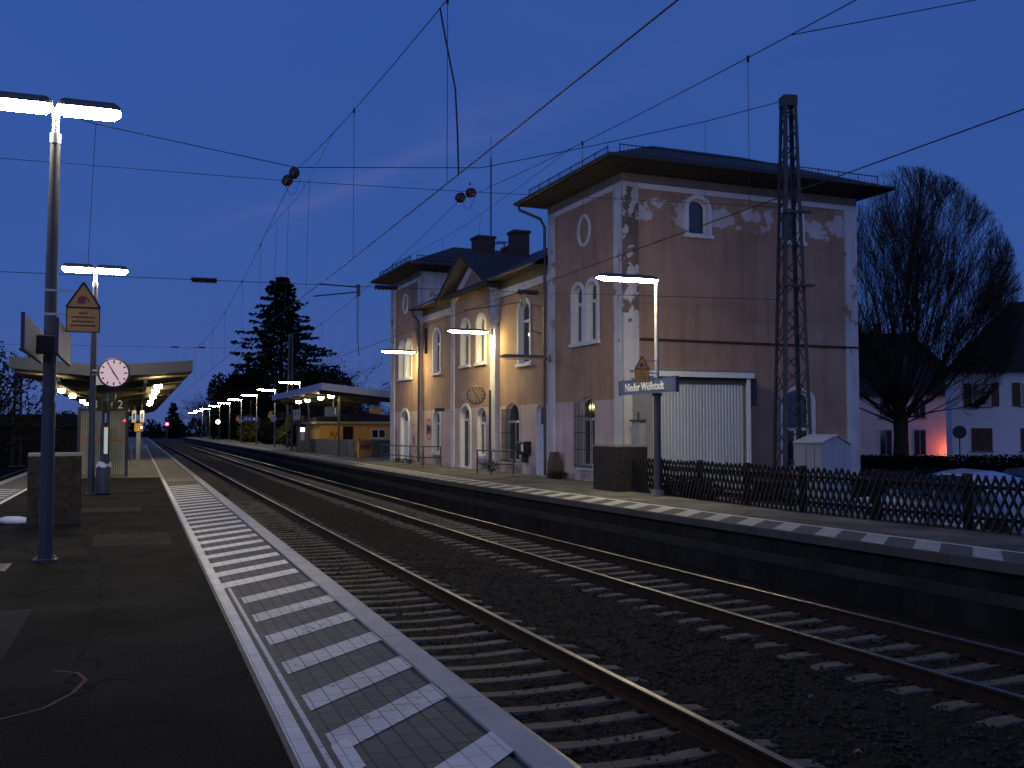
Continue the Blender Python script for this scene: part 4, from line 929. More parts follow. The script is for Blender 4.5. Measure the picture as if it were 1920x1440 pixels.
# annex with roller door on the side wall
t = thing('roller_door_annex', 'flat roofed grey annex with corrugated door on the station side wall', 'annex', (14.02, 27.30, 0), R(2))
AD = -1.3; AX0, AX1 = .30, 3.78
for x in (AX0, AX1 - .08): b = MB(); b.box((x, AD + .02, -.5), (x + .08, -.06, 3.28), 'annex_side'); b.build('side_wall', t)
b = MB(); b.box((AX0 - .06, AD - .12, 3.29), (AX1 + .08, -.06, 3.47), 'trim'); b.box((AX0 - .09, AD - .15, 3.471), (AX1 + .11, -.06, 3.53), 'cap'); b.build('roof', t)
b = MB(); k = AX0 + .14; vs = []; n = 0
while k < AX1 - .12:
    for dx, dd in ((0, .12), (.045, .12), (.06, .145), (.10, .145)): vs.append((k + dx, dd)); 
    k += .115
bb = [(x, AD + d, z) for z in (-.45, 3.12) for x, d in vs]; n = len(vs)
b.add(bb, [(i, i + 1, n + i + 1, n + i) for i in range(n - 1)], 'corr'); b.build('roller_door', t)
b = MB(); b.box((AX0 + .09, AD + .05, 3.12), (AX1 - .09, AD + .3, 3.285), 'steel'); b.build('lintel', t)
for x in (AX0, AX1 - .12): b = MB(); b.box((x, AD - .04, -.5), (x + .12, AD + .018, 3.285), 'trim'); b.build('door_post', t)
t2 = thing('meter_cabinet', 'narrow grey cabinet with a small roof on the annex end wall', 'cabinet', wpt(AX0, -.62, 0), R(2)); b = MB(); b.box((-.22, -.22, .0), (-.001, .24, 1.95), 'greyboard'); b.build('body', t2); b = MB(); b.box((-.27, -.28, 1.951), (-.001, .30, 2.0), 'steel'); b.tube([(-.12, 0, 2.0), (-.12, 0, 2.22)], .03, 'steel'); b.build('lid', t2)
t2 = thing('ventilation_unit', 'black grilled box mounted at the right edge of the annex', 'ventilation unit', wpt(AX1, -1.0, 2.45), R(2)); b = MB(); b.box((.001, -.22, 0), (.32, .22, .85), 'iron')
for k in range(9): b.box((.02, -.235, .06 + k * .085), (.30, -.221, .10 + k * .085), 'pole')
b.build('case', t2); b = MB(); b.tube([(.03, 0, -.3), (.28, 0, -.001)], .02, 'iron'); b.build('bracket', t2)

# ------------------------------------------------------------------ station name sign
t = thing('station_name_sign', 'blue station name sign reading Nieder Wöllstadt on the lamp by the fence', 'sign', (12.33, 21.15, 2.63))
b = MB(); b.box((-.03, 0, 0), (.03, 3.0, .37), 'bluesign'); b.build('panel', t)
b = MB(); b.box((-.04, -.05, -.012), (.04, -.001, .385), 'navy'); b.box((-.04, 3.001, -.012), (.04, 3.04, .385), 'navy'); b.box((-.034, .0, .371), (.034, 3.0, .385), 'navy'); b.build('frame', t)
text_mesh('Nieder Wöllstadt', .30, 'signwhite', 'lettering', t, facing((-.036, 1.62, .175), (0, -1, 0)), .98, .003, .004)

# ------------------------------------------------------------------ lattice fence, cars, kiosk
t = thing('lattice_fence', 'dark wooden crossed lattice fence along the side platform', 'fence', (0, 0, 0))
def fx(y): return 12.66 if y > 17 else 12.66 + .55 * ((17 - y) / 6) ** 1.2
b = MB(); y = 25.2; H_ = .92
while y > 6.5:
    for s, off in ((1, 0), (-1, .042)):
        ya, yb = y, y - s * H_ * .46
        xa, xb = fx(ya) + off, fx(yb) + off; h = rnd.uniform(-.03, .03); wd = .042
        vs = []
        for dx in (0, .032):
            vs += [(xa + dx, ya - wd / 2, .02), (xa + dx, ya + wd / 2, .02), (xb + dx, yb + wd / 2, H_ + h), (xb + dx, yb - wd / 2, H_ + h)]
        b.add(vs, [(0, 1, 2, 3), (7, 6, 5, 4), (0, 4, 5, 1), (1, 5, 6, 2), (2, 6, 7, 3), (3, 7, 4, 0)], 'fence')
    y -= .16
b.build('lattice', t)
for zz in (.22, .74):
    b = MB(); ys_ = np.linspace(25.4, 6.3, 16); b.tube([(fx(y_) + .115, y_, zz) for y_ in ys_], .036, 'fence', 6); b.build('rail', t)
for y_ in np.arange(25.0, 6, -2.0): b = MB(); b.box((fx(y_) + .155, y_ - .06, 0), (fx(y_) + .27, y_ + .06, .95), 'fence'); b.build('post', t)
b = MB(); clump(b, (12.9, 21.6, .22), (.25, 1.6, .30), 900, 'hedge', .07); tag(b.build('ivy_clump'), 'dark ivy clump at the foot of the fence beside the lamp', 'plant')

def car(loc, rz, paint, label):
    """saloon, nose towards local +y"""
    t = thing('parked_car', label, 'car', loc, rz, 'cars parked behind the fence')
    L = 4.3; W = .86
    prof = [(-2.15, .32), (-2.16, .62), (-2.10, .88), (-1.75, .98), (-1.25, 1.28), (-.7, 1.44), (0, 1.47), (.45, 1.40), (1.05, 1.02), (1.25, .95), (1.9, .82), (2.10, .66), (2.16, .45), (2.12, .28)]
    b = MB(); vs = []; n = len(prof)
    cols = [(-1, 0), (-.985, .25), (-.93, .6), (-.7, .9), (0, 1), (.7, .9), (.93, .6), (.985, .25), (1, 0)]
    belt = .92
    for yy, z in prof:
        for sx, cz in cols:
            taper = 1 - .10 * max(0, abs(yy) - 1.6) ** 2 / .3 
            hw = W * taper
            if z > belt: k = (z - belt) / .55; xw = sx * hw * (1 - .22 * k * min(1, cz * 1.6)); zz = .28 + (z - .28) * (cz if cz > 0 else 0) if cz < .6 else belt + (z - belt) * ((cz - .6) / .4) ** .6 if z > belt else z
            else: xw = sx * hw; zz = .28 + (z - .28) * min(1, cz / .6) - (0 if cz < 1 else 0) + .02 * (1 - sx * sx)
            vs.append((xw, yy, zz))
    m = len(cols); fs = [(i * m + j, i * m + j + 1, (i + 1) * m + j + 1, (i + 1) * m + j) for i in range(n - 1) for j in range(m - 1)]
    fs += [tuple(range(m)), tuple((n - 1) * m + j for j in range(m))] + [(i * m, (i + 1) * m, (i + 1) * m + m - 1, i * m + m - 1) for i in range(n - 1)]
    b.add(vs, fs, paint); bo = b.build('body', t, True)
    for s in (-1, 1):
        b = MB(); x = s * (W + .004); xt = s * (W * .80 + .012)
        for q in ([(-1.15, .96), (-.95, 1.22), (-.62, 1.36), (-.1, 1.38), (-.1, .96)], [(-.04, .96), (-.04, 1.38), (.38, 1.33), (.88, 1.02), (.88, .96)]):
            b.add([(x + (xt - x) * ((zz - .96) / .42), yy, zz) for yy, zz in q], [tuple(range(5))], 'glass')
        b.build('side_window', t)
        b = MB(); b.prism([(s * .50, .60), (s * .80, .62), (s * .80, .76), (s * .52, .72)], 1, 2.0, 2.13, 'chrome'); b.build('headlight', t)
        b = MB(); b.box((s * .87 if s > 0 else -1.02, .72, .95), (1.02 if s > 0 else -.87, .86, 1.06), paint); b.build('mirror', t)
        for yy in (-1.32, 1.36):
            wl = MB(); wl.lathe([(.20, -.1), (.30, -.095), (.315, -.06), (.315, .06), (.30, .095), (.20, .1)], (s * (W - .09), yy, .315), 'rubber', 20, 0); wo = wl.build('wheel', t, True)
            wl = MB(); wl.lathe([(.19, 0), (.17, .006)], (s * (W + .012), yy, .315), 'chrome', 14, 0); wl.build('hubcap', wo)
    b = MB()
    b.add([(-.62, .50, 1.415), (.62, .50, 1.415), (.74, 1.06, 1.05), (-.74, 1.06, 1.05)], [(0, 1, 2, 3)], 'glass'); b.build('windscreen', t)
    b = MB(); b.box((-.26, 2.155, .42), (.26, 2.175, .53), 'signwhite'); b.build('number_plate', t)
    return t
car((14.5, 14.4, -.5), R(5), 'carpaint', 'pale silver blue car close behind the lattice fence')
car((19.6, 17.0, -.55), R(-4), 'cardark', 'dark car farther behind the lattice fence')
t = thing('transformer_kiosk', 'small white utility kiosk with a shallow pitched roof behind the fence', 'kiosk', (17.05, 22.0, -.55), R(0))
b = MB(); b.box((-.62, 0, 0), (-.615, 1.7, .01), 'kiosk_d'); b = MB()
pr = [(0, 0), (1.85, 0), (1.85, 1.78), (.93, 2.05), (0, 1.86)]
# gable end faces right towards the street, door side faces the camera
kx = MB()
kx.prism([(-.62, 0), (.12, 0), (.12, 1.9), (-.62, 1.9)], 1, .0, 1.6, 'kiosk_d'); 
kx = MB(); A_ = (-.65, .0); B_ = (.02, -.25); C_ = (1.4, .25); D_ = (.73, .5)
q = [A_, B_, C_, D_]; hts = [1.88, 1.88, 1.80, 1.80]
vs = [(x, y, 0) for x, y in q] + [(x, y, h) for (x, y), h in zip(q, hts)] + [((B_[0] + C_[0]) / 2, (B_[1] + C_[1]) / 2, 2.06), ((A_[0] + D_[0]) / 2, (A_[1] + D_[1]) / 2, 2.06)]
kx.add(vs, [(0, 1, 5, 4), (2, 3, 7, 6), (3, 0, 4, 9, 7)], 'kiosk_d'); kx.add(vs, [(1, 2, 6, 8, 5)], 'kiosk_w'); kx.build('body', t)
kx = MB(); e = .05
rv = [(A_[0] - e, A_[1], 1.885), (B_[0], B_[1] - e, 1.885), (vs[8][0] + e, vs[8][1] - e, 2.08), (vs[9][0], vs[9][1], 2.08), (C_[0] + e, C_[1], 1.81), (D_[0], D_[1] + e, 1.81)]
up = [(x, y, z + .04) for x, y, z in rv]
kx.add(rv + up, [(0, 1, 2, 3), (3, 2, 4, 5), (6, 9, 8, 7), (9, 11, 10, 8), (0, 6, 7, 1), (1, 7, 8, 2), (2, 8, 10, 4), (4, 10, 11, 5), (5, 11, 9, 3), (3, 9, 6, 0)], 'kiosk_w'); kx.build('roof', t)
kx = MB(); d_ = Vector((B_[0] - A_[0], B_[1] - A_[1], 0)).normalized(); n_ = Vector((d_.y, -d_.x, 0)) * .006
for k in (.30, .52):
    p = Vector((A_[0], A_[1], 0)) + d_ * k + n_; kx.add([p + Vector((0, 0, .1)), p + d_ * .012 + Vector((0, 0, .1)), p + d_ * .012 + Vector((0, 0, 1.8)), p + Vector((0, 0, 1.8))], [(0, 1, 2, 3)], 'steel')
kx.build('door_seams', t)

# ------------------------------------------------------------------ catenary masts, wires
def mast(loc, h, wb, wt, label, rz=0., bands=()):
    t = thing('lattice_mast', label, 'mast', loc, rz, 'lattice catenary masts')
    def cw(z): return (wb + (wt - wb) * z / h) / 2
    b = MB()
    for sx in (-1, 1):
        for sy in (-1, 1):
            a = .055; vs = []
            for z in (0, h):
                c = cw(z); x, y = sx * c, sy * c
                vs += [(x, y, z), (x - sx * a * 2, y, z), (x - sx * a * 2, y - sy * .014, z), (x - sx * .014, y - sy * .014, z), (x - sx * .014, y - sy * a * 2, z), (x, y - sy * a * 2, z)]
            b.add(vs, [(i, (i + 1) % 6, 6 + (i + 1) % 6, 6 + i) for i in range(6)], 'mast')
    b.build('legs', t)
    b = MB(); z = .1; k = 0
    while z < h - .6:
        st = .62 + (wb - .4) * .35 * (1 - z / h); z2 = min(z + st, h - .2)
        c0, c1 = cw(z) - .02, cw(z2) - .02
        f = 1 if k % 2 else -1
        for f2 in (f,) :
            b.tube([(-c0 * f2, -c0, z), (c1 * f2, -c1, z2)], .022, 'mast', 4); b.tube([(c0, -c0 * f2, z), (c1, c1 * f2, z2)], .022, 'mast', 4)
            b.tube([(c0 * f2, c0, z), (-c1 * f2, c1, z2)], .022, 'mast', 4); b.tube([(-c0, c0 * f2, z), (-c1, -c1 * f2, z2)], .022, 'mast', 4)
        if k % 2 == 0:
            b.tube([(c0 * f, -c0, z), (-c1 * f, -c1, z2)], .018, 'mast', 4); b.tube([(-c0, -c0 * f, z), (-c1, c1 * f, z2)], .018, 'mast', 4)
        z = z2; k += 1
    b.build('bracing', t)
    b = MB(); c = cw(h); b.box((-c - .02, -c - .02, h - .32), (c + .02, c + .02, h + .02), 'mast'); b.build('head_plate', t)
    if bands:
        b = MB()
        for z in bands: c = cw(z); b.box((-c - .03, -c - .14, z), (c + .25, -c - .02, z + .07), 'mast')
        b.build('clamp', t)
    b = MB(); b.box((-wb / 2 - .2, -wb / 2 - .2, -.56), (wb / 2 + .2, wb / 2 + .2, -.02), 'cap'); b.build('foundation', t)
    return t
mast((18.98, 25.55, -.5), 12.65, .98, .40, 'tall lattice catenary mast before the station side wall', R(-14), (6.6, 8.9))
mast((13.2, 93, 0), 10.6, .6, .38, 'lattice mast rising before the conifer behind the canopy')
mast((-8.2, 80, -.9), 7.2, .7, .45, 'thin lattice mast far left beyond the island platform'); mast((-6.2, 130, -.9), 9.0, .7, .45, 'small lattice mast seen under the island canopy'); 
def catenary(x_fn, zc, zm, label, drops, stitch=None, ins=(25.5,)):
    t = thing('overhead_line', label, 'overhead line', (0, 0, 0), 0, 'overhead lines above the tracks')
    def mz(y): k = ((y + 4.5) / 30 - 1) % 2 - 1; return zm[0] + (zm[1] - zm[0]) * k * k
    yy = [-34.5 + 2.0 * i for i in range(0, 136)]
    b = MB(); b.tube([(x_fn(y), y, zc) for y in (-34.5, -10, 0, 6, 12, 20, 30, 60, 100, 160, 235)], .0085, 'wire', 5); b.build('contact_wire', t)
    b = MB(); b.tube([(x_fn(y), y, mz(y)) for y in yy], .0075, 'wire', 5); b.build('messenger_wire', t)
    for y in drops:
        b = MB(); b.tube([(x_fn(y), y, mz(y)), (x_fn(y), y, zc)], .0045, 'wire', 4); b.tube([(x_fn(y), y, mz(y) - .06), (x_fn(y), y, mz(y) + .03)], .02, 'wire', 5); b.build('dropper', t)
    if stitch:
        ya, yb, zz = stitch; b = MB(); b.tube([(x_fn(ya), ya, mz(ya)), (x_fn(ya) + .06, ya + 3, zz + .12), (x_fn(25.5) + .06, 25.5, zz), (x_fn(yb) + .06, yb - 3, zz + .12), (x_fn(yb), yb, mz(yb))], .006, 'wire', 4); b.build('stitch_wire', t)
        for y in (23.9, 27.2, 29.5):
            b = MB(); b.tube([(x_fn(y) + .06, y, zz + .03), (x_fn(y), y, zc)], .0045, 'wire', 4); b.build('dropper', t)
    return t, mz
CL = lambda y: 3.78 - .10 * max(0, min(1, (y - 20) / 10)); CR = lambda y: 8.12
tl, mzl = catenary(CL, 4.95, (7.0, 8.38), 'overhead line above the near track', (12.4, 18.5, 33, 39, 47, 55, 64, 72), (20.7, 31.5, 7.72))
tr, mzr = catenary(CR, 4.85, (6.65, 7.95), 'overhead line above the far track', (5.5, 11.85, 17.5, 33, 39, 47, 55, 64), (18.0, 33, 7.2))
b = MB(); b.tube([(3.78, 12.75, mzl(12.75)), (3.79, 12.55, 7.0), (3.86, 12.3, 6.2), (3.83, 12.1, 5.5), (3.78, 11.9, 4.96)], .012, 'wire', 6); b.build('jumper_cable', tl, True)
def cross(name, label, pts, r=.008, insul=()):
    t = thing(name, label, 'span wire', pts[0], 0, 'cross span wires'); o = Vector(pts[0])
    b = MB(); b.tube([Vector(p) - o for p in pts], r, 'wire', 5); b.build('wire', t)
    for p, d in insul:
        b = MB(); d = Vector(d).normalized(); p = Vector(p) - o; n = 9
        pp = []; rr = []
        for i in range(n * 2 + 1): pp.append(p + d * (i / (n * 2) - .5) * .62); rr.append(.085 if i % 2 else .045)
        b.tube(pp, rr, 'ceramic', 10); b.build('insulator', t, False)
    return t
YH = 25.5
cross('head_span', 'sagging head span wire joining the tall mast across both tracks', [(18.66, YH, 11.96), (15.92, YH, 11.02), (12.2, YH, 9.9), (8.75, YH, 8.92), (3.7, YH, 8.45), (-1.06, YH, 9.05), (-7, YH, 10.6), (-13.5, YH, 12.4)], .012)
cross('span_wire', 'upper straight span wire crossing at the messenger insulators', [(18.68, YH, 8.62), (8.3, YH, 8.22), (3.5, YH, 8.08), (-3.1, YH, 8.02), (-13.5, YH, 7.9)], .008)
cross('span_wire', 'lower straight span wire with ribbed insulators carrying the steady arms', [(18.6, YH, 5.72), (10, YH, 5.53), (6, YH, 5.46), (-3, YH, 5.36), (-13.5, YH, 5.25)], .008, (((1.48, YH, 5.405), (1, 0, .01)), ((6.1, YH, 5.46), (1, 0, .01)), ((10.15, YH, 5.535), (1, 0, .01))))
cross('span_wire', 'far span wire with insulators beyond the island canopy', [(13.0, 92.8, 9.2), (2, 92.8, 9.05), (-12, 92.8, 8.9)], .012, (((5.3, 92.8, 9.1), (1, 0, 0)), ((3.0, 92.8, 9.07), (1, 0, 0))))
cross('feeder_wire', 'wire leaving the far track line towards the upper right corner', [(8.12, 10.86, mzr(10.86)), (11.54, 11, 8.07), (16.2, 11.3, 9.75), (24, 11.8, 12.6)], .0075)
for x, lab in ((3.66, 'pair of dark pot insulators hanging above the near track'), (8.42, 'pair of dark pot insulators hanging above the far track')):
    t = thing('insulator_pair', lab, 'insulator', (x, YH - .02, 8.35), 0, 'pot insulators under the head span')
    for c, d in (((0, 0, -.06), (.25, 0, 1)), ((-.17, 0, -.27), (.5, 0, 1)) if x < 5 else ((-.27, .0, -.32), (.8, 0, .6))):
        if x > 5 and c[2] == -.06: c, d = (.03, 0, -.16), (1, 0, .25)
        b = MB(); dd = Vector(d).normalized(); cc = Vector(c); b.tube([cc + dd * k for k in (-.15, -.12, -.05, .05, .12, .15)], [.03, .10, .135, .135, .10, .03], 'ceramic', 12); b.build('insulator', t, True)
    b = MB(); b.tube([(0, 0, .04), (0, 0, .12)], .02, 'wire'); b.build('hanger', t)
    b = MB(); b.tube([(-.2, 0, -.42), (-.10, .05, -.62), (.05, .05, -.55), (.16, 0, -.2)], .007, 'wire', 5); b.build('loop', t)
def hang(pts, label):
    b = MB(); b.tube(pts, .006, 'wire', 4); tag(b.build('hanger_wire'), label, 'hanger wire', 'hanger wires between span wires')
hang([(-1.06, YH, 9.04), (-1.10, YH, 8.04), (-1.18, YH, 5.39)], 'thin hanger wire left behind the nearest lamp head'); hang([(15.92, YH, 11.0), (15.92, YH, 8.51)], 'thin hanger wire above the near tower roof')
t = thing('steady_arm', 'pair of slim steady arms holding the near contact wire', 'steady arm', (5.35, YH, 5.4))
b = MB(); b.tube([(-1.05, 0, .06), (0, 0, .03)], .02, 'mast'); b.tube([(-1.18, -.1, -.28), (-.02, 0, -.10)], .02, 'mast'); b.build('arm', t); b = MB(); b.box((-.04, -.03, -.2), (.05, .03, .1), 'mast'); b.build('joint', t); b = MB(); b.tube([(0, 0, -.2), (.04, .2, -1.3), (.10, .3, -1.75)], .012, 'mast'); b.build('drop_rod', t)
t = thing('steady_arm', 'slim steady arm holding the far contact wire before the station', 'steady arm', (10.0, YH, 5.35), 0)
b = MB(); b.tube([(-1.75, -.1, -.42), (-.02, 0, -.10)], .02, 'mast'); b.build('arm', t); b = MB(); b.box((-.04, -.03, -.2), (.05, .03, .15), 'mast'); b.build('joint', t)

# ------------------------------------------------------------------ side platform canopy and what stands below
t = thing('platform_canopy', 'white edged side platform canopy beside the orange building', 'canopy', (10.3, 59.5, 0))
z0, z1, XW2, LN = 4.10, 3.55, 5.2, 23.5
b = MB(); b.add([(.03, .03, z0 + .02), (XW2, .03, z1 + .02), (XW2, LN, z1 + .02), (.03, LN, z0 + .02), (.03, .03, z0 + .2), (XW2, .03, z1 + .2), (XW2, LN, z1 + .2), (.03, LN, z0 + .2)], [(0, 1, 2, 3), (4, 7, 6, 5), (0, 4, 5, 1), (1, 5, 6, 2), (2, 6, 7, 3), (3, 7, 4, 0)], 'soffit'); b.build('roof', t)
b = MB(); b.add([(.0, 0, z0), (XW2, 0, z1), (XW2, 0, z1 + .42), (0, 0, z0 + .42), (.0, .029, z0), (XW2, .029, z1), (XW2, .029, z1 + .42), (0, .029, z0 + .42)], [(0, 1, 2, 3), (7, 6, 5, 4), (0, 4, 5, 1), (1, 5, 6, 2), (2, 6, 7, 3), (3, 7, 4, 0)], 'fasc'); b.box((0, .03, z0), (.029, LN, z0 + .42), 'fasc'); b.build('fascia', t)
for y in (1.2, 7, 12.8, 18.6, 22.6):
    b = MB(); b.add([(.1, y, z0 - .22), (XW2, y, z1 - .22), (XW2, y, z1 + .018), (.1, y, z0 + .018), (.1, y + .14, z0 - .22), (XW2, y + .14, z1 - .22), (XW2, y + .14, z1 + .018), (.1, y + .14, z0 + .018)], [(0, 1, 2, 3), (7, 6, 5, 4), (0, 4, 5, 1), (1, 5, 6, 2), (2, 6, 7, 3), (3, 7, 4, 0)], 'steel'); b.build('beam', t)
for y in (1.9, 13.5, 22.0): p = MB(); p.box((1.38, y, 0), (1.50, y + .12, z0 - .35), 'steel'); p.build('post', t)
for y in (1.6, 5.2, 10.6, 14.6):
    d = MB(); d.lathe([(.03, -.08), (.14, -.05), (.20, .02), (.20, .1)], (.85, y, 3.72), 'down2', 14); d.build('downlight', t)
t = thing('track_sign', 'hanging blue track sign with a single numeral one, under the side canopy', 'sign', (11.9, 64.2, 2.75)); b = MB(); b.box((-.55, 0, -.2), (.3, .05, .45), 'bluesign'); b.build('panel', t); text_mesh('1', .62, 'signwhite', 'number', t, facing((.12, -.006, .12), (1, 0, 0)), .9); b = MB(); b.tube([(0, .02, .45), (0, .02, 1.2)], .03, 'signwhite'); b.build('hanger', t)
t = thing('bus_stop_sign', 'pale blue square sign with the letter H under the canopy', 'sign', (11.75, 79, 0)); b = MB(); b.box((-.28, 0, 2.5), (.28, .04, 3.3), mat('pale_blue', (.25, .35, .6), .5)); b.build('panel', t); text_mesh('H', .55, 'black', 'letter', t, facing((0, -.006, 2.95), (1, 0, 0)), .9); b = MB(); b.tube([(0, .04, 0), (0, .04, 2.5)], .04, 'pole'); b.build('post', t)
t = thing('ticket_machine', 'slim grey ticket machine with a lit top under the canopy', 'ticket machine', (11.75, 76, 0)); b = MB(); b.box((-.32, 0, 0), (.32, .5, 1.95), 'pole'); b.build('cabinet', t); b = MB(); b.box((-.16, -.02, 1.55), (.16, -.001, 1.85), 'whitelight'); b.build('lamp', t); b = MB(); b.box((-.15, -.02, .9), (.15, -.001, 1.5), 'greyboard'); b.build('screen', t)
b = MB(); b.box((13.2, 77.2, 0), (15, 77.3, 2.4), 'etched'); tag(b.build('glass_screen'), 'grey glazed screen beside the ticket machine', 'screen')
for i, (x, y, dx, lab) in enumerate(((12.15, 72.5, 0, 'left dark green wheelie bin before the orange building'), (12.75, 72.3, 0, 'right dark green wheelie bin before the orange building'))):
    t = thing('wheelie_bin', lab, 'bin', (x, y, 0), 0, 'wheelie bins by the orange building'); b = MB(); b.prism([(-.25, 0), (.25, 0), (.29, .95), (-.29, .95)], 1, 0, .6, 'green'); b.build('body', t); b = MB(); b.prism([(-.3, .951), (.3, .951), (.27, 1.03), (-.27, 1.03)], 1, -.05, .62, 'green'); b.build('lid', t)
# orange outbuilding
t = thing('orange_building', 'low orange rendered building with dark roof under the canopy', 'building', (12.6, 73.5, 0))
b = MB(); b.box((0, 0, 0), (6.6, 6, 2.15), 'orange'); b.build('wall', t); b = MB(); b.box((-.3, -.3, 2.151), (6.9, 6.3, 2.3), 'kiosk_d'); b.prism([(-.25, 2.301), (6.85, 2.301), (6.85, 2.6), (3.3, 3.0), (-.25, 2.6)], 1, -.2, 6.2, 'darkroof'); b.build('roof', t)
b = MB(); b.box((3.9, -.05, 1.05), (5.0, -.001, 1.75), 'trim'); wn = b.build('window', t); b = MB(); b.box((3.97, -.06, 1.12), (4.4, -.051, 1.68), 'glass'); b.box((4.5, -.06, 1.12), (4.93, -.051, 1.68), 'glass'); b.build('pane', wn)
b = MB(); b.box((1.75, -.05, 0), (2.5, -.001, 1.95), 'glass'); b.build('door', t)
b = MB(); b.box((4.2, 1.2, 2.7), (5.0, 2.0, 3.35), 'orange'); b.build('chimney', t)
b = MB(); PO = lambda a, z, d: (a, d, z)
scrawl(b, PO, [(.75, .95), (.8, 1.5), (.95, 1.2), (1.0, 1.6), (1.15, 1.0), (1.25, 1.5), (1.4, 1.1)], .07, 'graf_red', -.008); b.build('graffiti', t); b = MB(); scrawl(b, PO, [(2.7, .75), (3.0, .98), (3.3, .8), (3.5, 1.0)], .10, 'graf_red', -.008); b.build('graffiti', t)
# low walls in front with graffiti
for i, (xa, ya, xb, yb, m, lab, h) in enumerate(((12.0, 71.2, 12.45, 60.2, 'screen', 'long low washed concrete screen under the canopy', 1.02), (12.65, 60.0, 13.9, 61.9, 'orange', 'low orange wall with dark scrawled graffiti beside the station', 1.0), (14.0, 62.2, 16.2, 63.4, 'screen', 'short low concrete screen next to the far tower', 1.0))):
    t = thing('low_wall', lab, 'wall', (xa, ya, 0), 0, 'low walls under the side canopy'); d = Vector((xb - xa, yb - ya, 0)); n_ = Vector((d.y, -d.x, 0)).normalized() * .06
    if n_.y > 0: n_ = -n_
    b = MB(); q = [-n_, d - n_, d + n_, n_]; b.add([Vector((p.x, p.y, 0)) for p in q] + [Vector((p.x, p.y, h)) for p in q], [(0, 1, 2, 3), (7, 6, 5, 4), (0, 4, 5, 1), (1, 5, 6, 2), (2, 6, 7, 3), (3, 7, 4, 0)], m); b.build('panel', t)
    b = MB(); c0 = -n_ * 1.1; c1 = d - n_ * 1.1; q = [-n_ * 1.15, d - n_ * 1.15, d + n_ * 1.15, n_ * 1.15]; b.add([Vector((p.x, p.y, h + .001)) for p in q] + [Vector((p.x, p.y, h + .05)) for p in q], [(0, 1, 2, 3), (7, 6, 5, 4), (0, 4, 5, 1), (1, 5, 6, 2), (2, 6, 7, 3), (3, 7, 4, 0)], 'cap'); b.build('coping', t)
    if m == 'orange':
        Lw = d.length; e = d.normalized(); nf = n_.normalized()
        PW = lambda a, z, dd: tuple(e * a + n_ + nf * (-dd) + Vector((0, 0, z)))
        b = MB()
        for k in range(6):
            a = .2 + k * (Lw - .4) / 6; scrawl(b, PW, [(a, .45), (a + .12, .82), (a + .2, .5), (a + .3, .8)], .07, 'graf_navy', -.006)
        scrawl(b, PW, [(.1, .9), (.8, .96), (Lw - .2, .84)], .06, 'graf_red', -.009); b.build('graffiti', t)
# signs far along the side platform
t = thing('station_name_sign', 'distant blue station name sign among the far lamps', 'sign', (13.0, 125, 2.75), 0); b = MB(); b.box((-.9, 0, 0), (.9, .05, .55), mat('far_sign_blue', (.02, .05, .35), .4)); b.build('panel', t)  # far sign panel in a plain saturated blue
b = MB()
for k, wd in ((-.62, .1), (-.2, .12), (.25, .3)): b.box((k, -.012, .15), (k + wd, -.001, .42), 'signwhite')
b.build('lettering', t); b = MB(); b.tube([(0, .06, 0), (0, .06, 2.75)], .05, 'pole'); b.build('post', t)
for y, z, lab in ((97.2, 2.75, 'round pale sign on the lamp at the canopy corner'), (130.2, 2.8, 'round pale sign among the far lamps')):
    t = thing('round_sign', lab, 'sign', (12.2, y - .4, z), 0, 'round pale signs on the far lamps'); b = MB(); b.lathe([(.28, -.01), (.28, .01)], (0, 0, 0), 'greyboard', 16, 1); b.build('plate', t); b = MB(); b.box((-.03, .011, -.03), (.15, .3, .03), 'metal'); b.build('bracket', t)
t = thing('round_sign', 'small blue round sign at the far platform end', 'sign', (11.6, 232, 1.4), 0); b = MB(); b.lathe([(.5, -.02), (.5, .02)], (0, 0, 0), mat('sign_pale_blue', (.2, .4, .6), .5), 16, 1); b.build('plate', t); b = MB(); b.tube([(0, .03, -1.4), (0, .03, .2)], .05, 'pole'); b.build('post', t)
t = thing('railway_signal', 'red railway signal glowing far down the line', 'signal', (5.5, 210, -.9)); b = MB(); b.tube([(0, 0, 0), (0, 0, 4.6)], .09, 'mast'); b.build('post', t); b = MB(); b.box((-.35, -.12, 2.9), (.35, .12, 4.6), 'black'); b.build('head', t); b = MB(); b.lathe([(.30, 0), (.30, .02)], (0, -.15, 3.75), 'redlight', 16, 1); b.build('lens', t)
t = thing('signal_lamp', 'small red light seen through the glass shelter', 'lamp', (-.52, 44, 2.07)); b = MB(); b.lathe([(.045, 0), (.045, .02)], (0, -.03, 0), 'redlight', 10, 1); b.build('lens', t); b = MB(); b.box((-.06, -.008, -.06), (.06, .06, .06), 'black'); b.tube([(0, .03, .06), (0, .03, 1.2)], .015, 'black'); b.build('case', t)

